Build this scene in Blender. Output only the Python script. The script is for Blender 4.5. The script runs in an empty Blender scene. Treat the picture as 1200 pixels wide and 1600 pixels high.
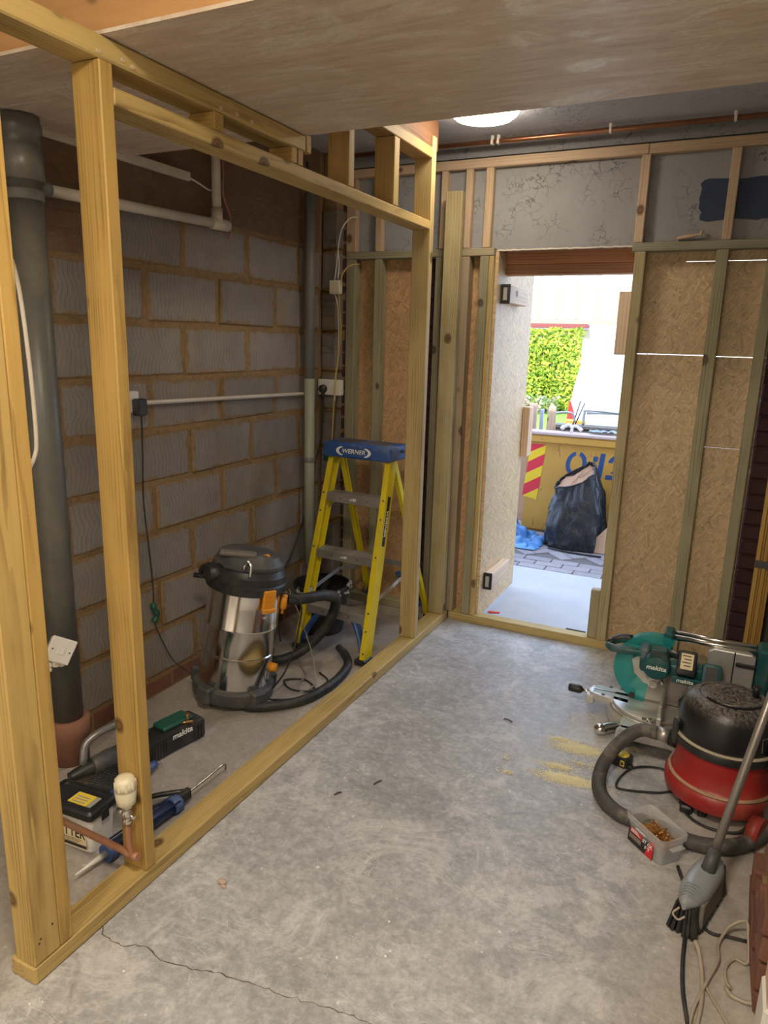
import bpy, bmesh, math, random
from mathutils import Vector, Matrix, noise

random.seed(7)
PI = math.pi
S = bpy.context.scene
COL = S.collection

# ------------------------------------------------------------------ camera
cam_data = bpy.data.cameras.new('camera')
cam = bpy.data.objects.new('camera', cam_data)
COL.objects.link(cam)
S.camera = cam
cam_data.sensor_fit = 'VERTICAL'
cam_data.sensor_height = 24.0
cam_data.lens = 24.0 * 1112.46 / 1600.0
cam_data.clip_start = 0.02
cam_data.clip_end = 200.0


def cam_axes(yaw, pit, rol):
    cy, sy, cp, sp = math.cos(yaw), math.sin(yaw), math.cos(pit), math.sin(pit)
    cr, sr = math.cos(rol), math.sin(rol)
    fwd = Vector((sy * cp, cy * cp, -sp))
    r0 = Vector((cy, -sy, 0))
    d0 = fwd.cross(r0)
    return r0 * cr + d0 * sr, -(d0 * cr - r0 * sr), fwd


_r, _u, _f = cam_axes(math.radians(-25.84616911), math.radians(13.3396625), math.radians(-1.56876699))
cam.matrix_world = Matrix(((_r.x, _u.x, -_f.x, 0.0), (_r.y, _u.y, -_f.y, 0.0), (_r.z, _u.z, -_f.z, 1.56), (0, 0, 0, 1)))

# ------------------------------------------------------------------ sky, sun, exposure
W = bpy.data.worlds.new('World')
S.world = W
W.use_nodes = True
wn, wl = W.node_tree.nodes, W.node_tree.links
for n in list(wn):
    wn.remove(n)
bg = wn.new('ShaderNodeBackground')
bg.inputs['Strength'].default_value = 2.85
wo = wn.new('ShaderNodeOutputWorld')
bg.inputs['Color'].default_value = (0.74, 0.93, 1.30, 1.0)      # even, hazy bright sky
wl.new(bg.outputs[0], wo.inputs['Surface'])

sun_d = bpy.data.lights.new('sun', 'SUN')
sun_d.energy = 5.5
sun_d.angle = math.radians(0.53)
sun_d.color = (1.0, 0.95, 0.86)
sun = bpy.data.objects.new('sun', sun_d)
COL.objects.link(sun)
_sd = Vector((0.17, 0.72, -0.70))
sun.rotation_euler = _sd.to_track_quat('-Z', 'Y').to_euler()
sun.location = (0, -4, 12)

vs = S.view_settings
S.display_settings.display_device = 'sRGB'
vs.view_transform = 'Standard'
vs.look = 'None'
vs.exposure = 0.0
vs.gamma = 1.0
vs.use_curve_mapping = False
LAMP = 34.0          # radiance of the round ceiling light in view
LAMP_FILL = 110.0        # and of two unseen fill lights added at the viewer's end

# ------------------------------------------------------------------ object helpers


class MB:
    """collects shapes in one bmesh"""

    def __init__(self):
        self.bm = bmesh.new()
        self.mi = 0
        self.sm = False

    def _fin(self, faces):
        for f in faces:
            f.material_index = self.mi
            f.smooth = self.sm

    def box(self, x0, x1, y0, y1, z0, z1, bev=0.0, M=None, seg=1, jit=0.0):
        b = bmesh.new()
        vs_ = [b.verts.new((x, y, z)) for x in (x0, x1) for y in (y0, y1) for z in (z0, z1)]
        if jit:
            for v in vs_:
                v.co += Vector((random.uniform(-jit, jit), random.uniform(-jit, jit), random.uniform(-jit, jit)))
        for q in ((0, 1, 3, 2), (4, 6, 7, 5), (0, 4, 5, 1), (2, 3, 7, 6), (0, 2, 6, 4), (1, 5, 7, 3)):
            b.faces.new([vs_[i] for i in q])
        if bev:
            bmesh.ops.bevel(b, geom=list(b.edges), offset=bev, segments=seg, profile=0.5, affect='EDGES')
        bmesh.ops.recalc_face_normals(b, faces=b.faces)
        return self.add(b, M)

    def cbox(self, c, s, bev=0.0, M=None, seg=1):
        return self.box(c[0] - s[0] / 2, c[0] + s[0] / 2, c[1] - s[1] / 2, c[1] + s[1] / 2, c[2] - s[2] / 2, c[2] + s[2] / 2, bev, M, seg)

    def add(self, b, M=None):
        vm = {}
        for v in b.verts:
            vm[v] = self.bm.verts.new(M @ v.co if M is not None else v.co)
        fs = []
        for f in b.faces:
            try:
                fs.append(self.bm.faces.new([vm[v] for v in f.verts]))
            except ValueError:
                pass
        b.free()
        self._fin(fs)
        return self

    def ring_surface(self, rings, cap0=True, cap1=True, closed=True):
        R = [[self.bm.verts.new(p) for p in r] for r in rings]
        fs = []
        n = len(R[0])
        for a, b in zip(R[:-1], R[1:]):
            for i in range(n if closed else n - 1):
                j = (i + 1) % n
                fs.append(self.bm.faces.new((a[i], a[j], b[j], b[i])))
        self._fin(fs)
        caps = []
        if cap0:
            caps.append(self.bm.faces.new(list(reversed(R[0]))))
        if cap1:
            caps.append(self.bm.faces.new(R[-1]))
        for f in caps:
            f.material_index = self.mi
            f.smooth = False
        return self

    def lathe(self, prof, n=24, M=None, cap0=True, cap1=True):
        rings = []
        for r, z in prof:
            ring = []
            for i in range(n):
                a = 2 * PI * i / n
                p = Vector((r * math.cos(a), r * math.sin(a), z))
                ring.append(M @ p if M is not None else p)
            rings.append(ring)
        return self.ring_surface(rings, cap0, cap1)

    def cyl(self, p0, p1, r0, r1=None, n=16, caps=True):
        p0, p1 = Vector(p0), Vector(p1)
        r1 = r0 if r1 is None else r1
        d = p1 - p0
        M = Matrix.Translation(p0) @ d.to_track_quat('Z', 'Y').to_matrix().to_4x4()
        return self.lathe([(r0, 0), (r1, d.length)], n, M, caps, caps)

    def bar(self, p0, p1, w, d, up=(0, 0, 1), bev=0.0):
        """square bar from p0 to p1, w across, d along 'up'"""
        p0, p1 = Vector(p0), Vector(p1)
        z = (p1 - p0).normalized()
        x = Vector(up).cross(z).normalized()
        y = z.cross(x)
        M = Matrix.Translation(p0) @ Matrix((x, y, z)).transposed().to_4x4()
        return self.box(-w / 2, w / 2, -d / 2, d / 2, 0, (p1 - p0).length, bev, M)

    def tube(self, pts, r, n=8, step=None, rf=None, caps=True, smooth=True):
        P = spline(pts, step) if smooth else [Vector(p) for p in pts]
        rings = []
        up = Vector((0, 0, 1))
        t0 = (P[1] - P[0]).normalized()
        if abs(t0.dot(up)) > 0.9:
            up = Vector((1, 0, 0))
        x = up.cross(t0).normalized()
        for i, p in enumerate(P):
            t = (P[min(i + 1, len(P) - 1)] - P[max(i - 1, 0)]).normalized()
            x = (x - t * x.dot(t)).normalized()
            y = t.cross(x)
            rr = rf(i, i / (len(P) - 1)) if rf else r
            rings.append([p + (x * math.cos(2 * PI * k / n) + y * math.sin(2 * PI * k / n)) * rr for k in range(n)])
        return self.ring_surface(rings, caps, caps)

    def prism(self, poly, t, M=None, bev=0.0):
        """polygon in local XY, extruded from z=0 to z=t"""
        b = bmesh.new()
        a = [b.verts.new((p[0], p[1], 0)) for p in poly]
        c = [b.verts.new((p[0], p[1], t)) for p in poly]
        n = len(poly)
        b.faces.new(list(reversed(a)))
        b.faces.new(c)
        for i in range(n):
            j = (i + 1) % n
            b.faces.new((a[i], a[j], c[j], c[i]))
        if bev:
            es = [e for e in b.edges if not (abs(e.verts[0].co.z - e.verts[1].co.z) > t * 0.5)]
            bmesh.ops.bevel(b, geom=es, offset=bev, segments=2, profile=0.5, affect='EDGES')
        bmesh.ops.recalc_face_normals(b, faces=b.faces)
        return self.add(b, M)

    def sphere(self, c, r, u=12, v=8, sc=(1, 1, 1)):
        prof = [(max(r * math.sin(PI * k / v), 1e-4), -r * math.cos(PI * k / v)) for k in range(v + 1)]
        M = Matrix.Translation(Vector(c)) @ Matrix.Diagonal((sc[0], sc[1], sc[2], 1))
        return self.lathe(prof, u, M)

    def grid(self, fn, nu, nv):
        V = [[self.bm.verts.new(fn(i / nu, j / nv)) for j in range(nv + 1)] for i in range(nu + 1)]
        fs = []
        for i in range(nu):
            for j in range(nv):
                fs.append(self.bm.faces.new((V[i][j], V[i + 1][j], V[i + 1][j + 1], V[i][j + 1])))
        self._fin(fs)
        return self

    def build(self, name, mats, parent=None, loc=(0, 0, 0), rot=None, recalc=True, angle=None):
        if recalc:
            bmesh.ops.recalc_face_normals(self.bm, faces=self.bm.faces)
        me = bpy.data.meshes.new(name)
        self.bm.to_mesh(me)
        self.bm.free()
        if not isinstance(mats, (list, tuple)):
            mats = [mats]
        for m in mats:
            me.materials.append(m)
        if angle:
            for p in me.polygons:
                p.use_smooth = True
            me.set_sharp_from_angle(angle=math.radians(angle))
        return link(name, me, parent, loc, rot)


def build_each(mb, name, mats, parent=None, label=None):
    """every loose piece collected in mb becomes a part of its own"""
    bm = mb.bm
    todo, out = set(bm.verts), []
    while todo:
        grp, st = [], [todo.pop()]
        while st:
            v = st.pop()
            grp.append(v)
            for e in v.link_edges:
                w = e.other_vert(v)
                if w in todo:
                    todo.remove(w)
                    st.append(w)
        q = MB()
        vm = {v: q.bm.verts.new(v.co) for v in grp}
        for f in {f for v in grp for f in v.link_faces}:
            g = q.bm.faces.new([vm[v] for v in f.verts])
            g.smooth, g.material_index = f.smooth, f.material_index
        out.append(q.build(name, mats, parent))
    bm.free()
    return out


def spline(pts, step=None):
    P = [Vector(p) for p in pts]
    if len(P) < 3:
        out = []
        k = 8 if step is None else max(2, int((P[1] - P[0]).length / step))
        return [P[0].lerp(P[-1], i / k) for i in range(k + 1)]
    Q = [2 * P[0] - P[1]] + P + [2 * P[-1] - P[-2]]
    out = []
    for i in range(1, len(Q) - 2):
        a, b, c, d = Q[i - 1], Q[i], Q[i + 1], Q[i + 2]
        k = 6 if step is None else max(1, int(round((c - b).length / step)))
        for s in range(k):
            t = s / k
            out.append(0.5 * ((2 * b) + (c - a) * t + (2 * a - 5 * b + 4 * c - d) * t * t + (3 * b - a - 3 * c + d) * t ** 3))
    out.append(P[-1])
    return out


def link(name, me, parent=None, loc=(0, 0, 0), rot=None):
    o = bpy.data.objects.new(name, me)
    COL.objects.link(o)
    if parent:
        o.parent = parent
    o.location = loc
    if rot is not None:
        o.rotation_euler = rot
    return o


def tag(o, label, cat=None, group=None):
    o['label'] = label
    if cat:
        o['category'] = cat
    if group:
        o['group'] = group
    return o


def thing(name, label, cat, loc=(0, 0, 0), rot=None, group=None):
    return tag(link(name, None, None, loc, rot), label, cat, group)


def struct(name, label, loc=(0, 0, 0), mb=None, mats=None, cat=None):
    o = mb.build(name, mats, None, loc) if mb else link(name, None, None, loc)
    o['kind'] = 'structure'
    o['label'] = label
    o['category'] = cat or name.split('_')[0]
    return o


def T(x, y, z):
    return Matrix.Translation((x, y, z))


def RX(a):
    return Matrix.Rotation(math.radians(a), 4, 'X')


def RY(a):
    return Matrix.Rotation(math.radians(a), 4, 'Y')


def RZ(a):
    return Matrix.Rotation(math.radians(a), 4, 'Z')


def text_mesh(body, size, ext=0.0006, align='CENTER', shear=0.0, bold=0.0, sx=1.0):
    c = bpy.data.curves.new('lettering', 'FONT')
    c.body = body
    c.size = size
    c.extrude = ext
    c.align_x = align
    c.align_y = 'CENTER'
    c.shear = shear
    c.offset = bold
    c.resolution_u = 3
    o = bpy.data.objects.new('lettering', c)
    COL.objects.link(o)
    bpy.context.view_layer.update()
    dg = bpy.context.evaluated_depsgraph_get()
    me = bpy.data.meshes.new_from_object(o.evaluated_get(dg))
    bpy.data.objects.remove(o)
    if sx != 1.0:
        for v in me.vertices:
            v.co.x *= sx
    return me


def lettering(body, size, mat, parent, M, name='lettering', **kw):
    me = text_mesh(body, size, **kw)
    me.transform(M)
    me.materials.append(mat)
    return link(name, me, parent)


FACE_NY = RX(90)                 # text plane turned to face -Y, reading along +X
FACE_PX = RZ(90) @ RX(90)        # facing +X, reading along +Y
# ------------------------------------------------------------------ materials


class NT:
    def __init__(self, name):
        self.m = bpy.data.materials.new(name)
        self.m.use_nodes = True
        self.t = self.m.node_tree
        self.n, self.l = self.t.nodes, self.t.links
        self.b = self.n['Principled BSDF']

    def nd(self, typ, **kw):
        n = self.n.new(typ)
        for k, v in kw.items():
            setattr(n, k, v)
        return n

    def set(self, node, **kw):
        for k, v in kw.items():
            k = k.replace('_', ' ')
            if hasattr(v, 'is_linked') or isinstance(v, bpy.types.NodeSocket):
                self.l.new(v, node.inputs[k])
            else:
                node.inputs[k].default_value = v
        return node

    def coord(self, which='Object'):
        return self.nd('ShaderNodeTexCoord').outputs[which]

    def mapping(self, vec, scale=(1, 1, 1), loc=(0, 0, 0), rot=(0, 0, 0)):
        n = self.nd('ShaderNodeMapping')
        self.l.new(vec, n.inputs['Vector'])
        n.inputs['Scale'].default_value = scale
        n.inputs['Location'].default_value = loc
        n.inputs['Rotation'].default_value = rot
        return n.outputs[0]

    def noise(self, vec, scale=5.0, detail=4.0, rough=0.55, dist=0.0, out='Fac'):
        n = self.nd('ShaderNodeTexNoise')
        self.l.new(vec, n.inputs['Vector'])
        n.inputs['Scale'].default_value = scale
        n.inputs['Detail'].default_value = detail
        n.inputs['Roughness'].default_value = rough
        n.inputs['Distortion'].default_value = dist
        return n.outputs[out]

    def voro(self, vec, scale=5.0, feature='F1', out='Distance', rnd=1.0):
        n = self.nd('ShaderNodeTexVoronoi', feature=feature)
        self.l.new(vec, n.inputs['Vector'])
        n.inputs['Scale'].default_value = scale
        n.inputs['Randomness'].default_value = rnd
        return n.outputs[out]

    def ramp(self, fac, stops, interp='LINEAR'):
        n = self.nd('ShaderNodeValToRGB')
        n.color_ramp.interpolation = interp
        e = n.color_ramp.elements
        while len(e) < len(stops):
            e.new(0.5)
        for x, (p, c) in zip(e, stops):
            x.position = p
            x.color = (c, c, c, 1) if isinstance(c, (int, float)) else (c[0], c[1], c[2], 1)
        self.l.new(fac, n.inputs['Fac'])
        return n.outputs['Color']

    def mix(self, fac, a, b, mode='MIX'):
        n = self.nd('ShaderNodeMix', data_type='RGBA', blend_type=mode)
        for s, v in ((n.inputs[0], fac), (n.inputs[6], a), (n.inputs[7], b)):
            if isinstance(v, bpy.types.NodeSocket):
                self.l.new(v, s)
            elif isinstance(v, (int, float)):
                s.default_value = v if s.type == 'VALUE' else (v, v, v, 1)
            else:
                s.default_value = (v[0], v[1], v[2], 1)
        return n.outputs[2]

    def math(self, op, a, b=0.0, c=None):
        n = self.nd('ShaderNodeMath', operation=op)
        for s, v in zip(n.inputs, (a, b, c)):
            if v is None:
                continue
            if isinstance(v, bpy.types.NodeSocket):
                self.l.new(v, s)
            else:
                s.default_value = v
        return n.outputs[0]

    def vadd(self, a, b, op='ADD'):
        n = self.nd('ShaderNodeVectorMath', operation=op)
        for s, v in zip(n.inputs, (a, b)):
            if isinstance(v, bpy.types.NodeSocket):
                self.l.new(v, s)
            else:
                s.default_value = v
        return n.outputs[0]

    def vscale(self, a, f):
        n = self.nd('ShaderNodeVectorMath', operation='SCALE')
        self.l.new(a, n.inputs[0])
        if isinstance(f, bpy.types.NodeSocket):
            self.l.new(f, n.inputs['Scale'])
        else:
            n.inputs['Scale'].default_value = f
        return n.outputs[0]

    def info(self, out):
        return self.nd('ShaderNodeObjectInfo').outputs[out]

    def bump(self, h, strength=0.3, dist=0.01):
        n = self.nd('ShaderNodeBump')
        n.inputs['Strength'].default_value = strength
        n.inputs['Distance'].default_value = dist
        self.l.new(h, n.inputs['Height'])
        self.l.new(n.outputs[0], self.b.inputs['Normal'])

    def fin(self, color=None, rough=None, metal=None, **kw):
        b = self.b
        for k, v in (('Base Color', color), ('Roughness', rough), ('Metallic', metal)):
            if v is None:
                continue
            if isinstance(v, bpy.types.NodeSocket):
                self.l.new(v, b.inputs[k])
            elif k == 'Base Color':
                b.inputs[k].default_value = (v[0], v[1], v[2], 1)
            else:
                b.inputs[k].default_value = v
        for k, v in kw.items():
            b.inputs[k.replace('_', ' ')].default_value = v
        return self.m


def plain(name, col, rough=0.5, metal=0.0, var=0.12, scale=30.0, bump=0.0, dirt=None, **kw):
    """plastic / paint / metal with slight procedural mottling"""
    t = NT(name)
    co = t.coord()
    n = t.noise(co, scale, 3)
    c = t.mix(n, [x * (1 - var) for x in col], [min(1, x * (1 + var)) for x in col])
    if dirt:
        d = t.noise(co, scale * 0.35, 5, 0.65)
        f = t.ramp(d, [(0.5, 0.0), (0.68, dirt[1])])
        c = t.mix(f, c, dirt[0])
    if bump:
        t.bump(t.noise(co, scale * 4, 3), bump, 0.003)
    r = t.math('ADD', t.math('MULTIPLY', n, 0.16), max(rough - 0.08, 0.02))
    return t.fin(c, r, metal, **kw)


def wood_material(name, dark, light, ring=27.0, knots=True, rough=0.62, streak=0.35):
    t = NT(name)
    rnd = t.info('Random')
    off = t.nd('ShaderNodeCombineXYZ')
    t.l.new(t.math('MULTIPLY', rnd, 7.3), off.inputs[0])
    t.l.new(t.math('MULTIPLY', rnd, 3.1), off.inputs[1])
    t.l.new(t.math('MULTIPLY', rnd, 57.0), off.inputs[2])
    co = t.coord()
    long_ = t.mapping(co, (1, 1, 0.07))
    shifted = t.vadd(long_, off.outputs[0])
    w1 = t.noise(shifted, 7.0, 4, 0.55, 0.3, 'Color')
    warp = t.vscale(t.vadd(w1, (-0.5, -0.5, -0.5)), 0.085)
    # rings about a pith that lies a few centimetres outside the section
    pith = t.nd('ShaderNodeCombineXYZ')
    t.l.new(t.math('ADD', t.math('MULTIPLY', rnd, 0.08), 0.02), pith.inputs[0])
    t.l.new(t.math('SUBTRACT', 0.035, t.math('MULTIPLY', rnd, 0.03)), pith.inputs[1])
    tilt = t.mapping(co, (1, 1, 0), (0, 0, 0))
    ringc = t.vadd(t.vadd(tilt, pith.outputs[0]), warp)
    wv = t.nd('ShaderNodeTexWave', wave_type='RINGS', rings_direction='Z', wave_profile='SAW')
    t.l.new(ringc, wv.inputs['Vector'])
    wv.inputs['Scale'].default_value = ring
    wv.inputs['Distortion'].default_value = 2.2
    wv.inputs['Detail'].default_value = 2.0
    wv.inputs['Detail Scale'].default_value = 1.5
    wfade = t.ramp(t.noise(t.vadd(t.mapping(co, (1.4, 1.4, 0.5)), off.outputs[0]), 9.0, 3, 0.5), [(0.36, 0.12), (0.62, 1.0)])
    fib = t.noise(t.mapping(co, (160, 160, 3.0)), 1.0, 3, 0.6)
    blot = t.noise(shifted, 22.0, 3, 0.55)
    c = t.mix(t.math('MULTIPLY', wfade, t.ramp(wv.outputs['Fac'], [(0.0, 0.0), (0.55, 0.25), (0.9, 1.0), (1.0, 0.5)])), light, [x * 0.74 for x in dark])
    c = t.mix(t.math('MULTIPLY', fib, streak), c, [x * 0.55 for x in dark])
    c = t.mix(t.ramp(blot, [(0.35, 0.0), (0.7, 0.45)]), c, [x * 1.18 for x in light])
    h = wv.outputs['Fac']
    if knots:
        kc = t.vadd(t.mapping(co, (1, 1, 0.75)), off.outputs[0])
        kd = t.voro(t.vadd(kc, t.vscale(w1, 0.02)), 5.6)
        c = t.mix(t.ramp(kd, [(0.085, 0.92), (0.135, 0.0)]), c, (0.10, 0.052, 0.020))
        c = t.mix(t.ramp(kd, [(0.0, 0.0), (0.04, 0.0), (0.06, 0.7), (0.08, 0.0)]), c, (0.30, 0.17, 0.06))
    col = t.info('Color')
    c = t.mix(1.0, c, col, 'MULTIPLY')
    t.bump(t.math('ADD', fib, t.math('MULTIPLY', h, 0.5)), 0.25, 0.002)
    return t.fin(c, rough)


TREATED = wood_material('treated timber', (0.345, 0.225, 0.078), (0.60, 0.445, 0.205))
PALEWOOD = wood_material('planed softwood', (0.50, 0.34, 0.205), (0.66, 0.475, 0.32), 24.0, rough=0.6, streak=0.2)
OLDWOOD = wood_material('reddish joist wood', (0.23, 0.105, 0.05), (0.36, 0.18, 0.095), 22.0, rough=0.7)

YEL = (0.88, 0.75, 0.45, 1)       # fresh yellow treated timber
GRN = (0.60, 0.74, 1.05, 1)      # greener, greyer stock at the back
NEU = (0.92, 0.93, 0.92, 1)
WHT = (1, 1, 1, 1)


def osb_material(name, base, dust=0.0, plane='xz'):
    t = NT(name)
    co = t.coord()
    sp = t.nd('ShaderNodeSeparateXYZ')
    t.l.new(co, sp.inputs[0])
    cb = t.nd('ShaderNodeCombineXYZ')
    a, b_ = {'xz': (0, 2), 'yz': (1, 2), 'xy': (0, 1)}[plane]
    t.l.new(sp.outputs[a], cb.inputs[0])
    t.l.new(sp.outputs[b_], cb.inputs[1])
    t.l.new(t.math('MULTIPLY', t.info('Random'), 9.0), cb.inputs[2])
    p = cb.outputs[0]
    p = t.vadd(p, t.vscale(t.vadd(t.noise(p, 9.0, 2, 0.5, 0, 'Color'), (-0.5, -0.5, -0.5)), 0.03))
    c = None
    hs = None
    layers = ((0.05, 14, 75), (-0.45, 16, 95), (0.5, 18, 85), (1.25, 20, 90), (-1.0, 15, 110))
    if plane == 'yz':
        layers = tuple((g + 1.57, u, v) for g, u, v in layers)
    for k, (ang, sx, sy) in enumerate(layers):
        q = t.mapping(t.mapping(p, (1, 1, 1), (k * 3.1, k * 1.7, 0), (0, 0, ang)), (sx, sy, 1))
        n = t.nd('ShaderNodeTexVoronoi', voronoi_dimensions='2D')
        t.l.new(q, n.inputs['Vector'])
        n.inputs['Scale'].default_value = 1.0
        sc = t.nd('ShaderNodeSeparateColor')
        t.l.new(n.outputs['Color'], sc.inputs[0])
        fib = t.noise(t.mapping(q, (0.25, 3.0, 1)), 1.5, 3, 0.6)
        col = t.ramp(sc.outputs[0], [(0.0, [x * 0.62 for x in base]), (0.10, [x * 0.84 for x in base]), (0.5, base), (0.85, [min(1, x * 1.12) for x in base]), (1.0, [min(1, x * 1.26) for x in base])])
        col = t.mix(t.math('MULTIPLY', fib, 0.35), col, [x * 0.62 for x in base])
        col = t.mix(t.ramp(n.outputs['Distance'], [(0.42, 0.0), (0.60, 0.4)]), col, [x * 0.5 for x in base])
        if c is None:
            c, hs = col, sc.outputs[1]
        else:
            g = t.math('GREATER_THAN', sc.outputs[2], 0.62)
            c = t.mix(g, c, col)
            hs = t.math('ADD', t.math('MULTIPLY', hs, t.math('SUBTRACT', 1.0, g)), t.math('MULTIPLY', g, sc.outputs[1]))
    dk = t.voro(t.mapping(p, (16, 40, 1)), 1.0)
    c = t.mix(t.ramp(dk, [(0.07, 0.75), (0.13, 0.0)]), c, (0.13, 0.075, 0.04))
    c = t.mix(t.ramp(t.noise(p, 3.0, 4), [(0.35, 0.0), (0.7, 0.30)]), c, [base[0] * 0.78, base[1] * 0.72, base[2] * 0.68])
    if dust:
        c = t.mix(t.ramp(t.noise(p, 3.0, 4), [(0.3, 0.0), (0.7, dust)]), c, (0.60, 0.55, 0.46))
    c = t.mix(1.0, c, t.info('Color'), 'MULTIPLY')
    t.bump(hs, 0.35, 0.002)
    return t.fin(c, 0.5)


OSB = osb_material('osb board', (0.56, 0.42, 0.26))
OSB_DOOR = osb_material('osb door board', (0.70, 0.50, 0.275), dust=0.12, plane='yz')


def concrete_floor():
    t = NT('worn concrete floor')
    co = t.coord()
    big = t.noise(co, 0.9, 5, 0.6, 0.4)
    mid = t.noise(co, 4.5, 6, 0.65, 0.8)
    fine = t.noise(co, 60, 5, 0.7)
    c = t.mix(t.ramp(mid, [(0.34, 0.0), (0.64, 1.0)]), (0.375, 0.38, 0.395), (0.55, 0.55, 0.56))
    c = t.mix(t.ramp(big, [(0.45, 0.0), (0.68, 0.45)]), c, (0.38, 0.35, 0.31))
    gr = t.noise(co, 24, 6, 0.75, 0.3)
    c = t.mix(t.ramp(gr, [(0.36, 0.45), (0.52, 0.0)]), c, (0.24, 0.238, 0.24))
    c = t.mix(t.ramp(gr, [(0.52, 0.0), (0.66, 0.6)]), c, (0.66, 0.655, 0.65))
    c = t.mix(t.math('MULTIPLY', t.ramp(fine, [(0.42, 0.0), (0.62, 1.0)]), 0.30), c, (0.17, 0.168, 0.167))
    sc = t.noise(co, 3.4, 8, 0.74, 0.9)
    c = t.mix(t.ramp(sc, [(0.52, 0.0), (0.60, 0.5), (0.64, 0.15), (0.70, 0.7)]), c, (0.72, 0.71, 0.70))
    dk = t.noise(t.mapping(co, (1.3, 1.0, 1), (4, 2, 0)), 2.4, 8, 0.72, 0.8)
    c = t.mix(t.ramp(dk, [(0.54, 0.0), (0.72, 0.55)]), c, (0.20, 0.195, 0.195))
    sm = t.voro(t.vadd(t.mapping(co, (0.9, 2.6, 1), rot=(0, 0, -0.5)), t.vscale(t.noise(co, 1.5, 2, 0.5, 0, 'Color'), 0.8)), 1.1, 'DISTANCE_TO_EDGE')
    c = t.mix(t.math('MULTIPLY', t.ramp(sm, [(0.0, 0.35), (0.010, 0.0)]), t.ramp(big, [(0.5, 0.0), (0.56, 0.8)])), c, (0.12, 0.12, 0.125))
    # white flecks
    v = t.nd('ShaderNodeTexVoronoi')
    t.l.new(t.vadd(co, t.vscale(t.noise(co, 60, 2, 0.5, 0, 'Color'), 0.012)), v.inputs['Vector'])
    v.inputs['Scale'].default_value = 46
    s_ = t.nd('ShaderNodeSeparateColor')
    t.l.new(v.outputs['Color'], s_.inputs[0])
    keep = t.math('GREATER_THAN', s_.outputs[0], 0.64)
    size = t.math('MULTIPLY', t.math('POWER', s_.outputs[1], 5.0), 0.22)
    dot = t.math('LESS_THAN', v.outputs['Distance'], t.math('ADD', size, 0.032))
    patch = t.ramp(t.noise(co, 1.7, 3), [(0.42, 0.12), (0.62, 0.95)])
    c = t.mix(t.math('MULTIPLY', t.math('MULTIPLY', keep, dot), patch), c, (0.85, 0.84, 0.81))
    # fine scratches
    s1 = t.voro(t.vadd(t.mapping(co, (5, 48, 1), rot=(0, 0, 0.4)), t.vscale(t.noise(co, 3.0, 2, 0.5, 0, 'Color'), 7.0)), 1.0, 'DISTANCE_TO_EDGE')
    lim = t.ramp(t.noise(co, 5, 4), [(0.50, 0.0), (0.66, 0.4)])
    c = t.mix(t.math('MULTIPLY', t.math('LESS_THAN', s1, 0.022), lim), c, (0.80, 0.79, 0.77))
    # tan darkening painted in as shade of the bay and the right-hand side
    sp = t.nd('ShaderNodeSeparateXYZ')
    t.l.new(co, sp.inputs[0])
    left = t.ramp(t.math('MULTIPLY', t.math('ADD', sp.outputs[0], 1.3), -1.0), [(0.05, 0.0), (0.22, 0.65)])
    right = t.ramp(t.math('ADD', sp.outputs[0], t.math('MULTIPLY', big, 0.5)), [(0.12, 0.0), (0.42, 0.7)])
    c = t.mix(t.math('MULTIPLY', t.math('MAXIMUM', left, right), t.ramp(mid, [(0.3, 0.6), (0.7, 1.0)])), c, (0.34, 0.265, 0.19))
    t.bump(t.math('ADD', fine, t.math('MULTIPLY', mid, 1.5)), 0.25, 0.004)
    r = t.ramp(mid, [(0.3, 0.34), (0.7, 0.52)])
    return t.fin(c, r)


FLOOR = concrete_floor()


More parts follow.
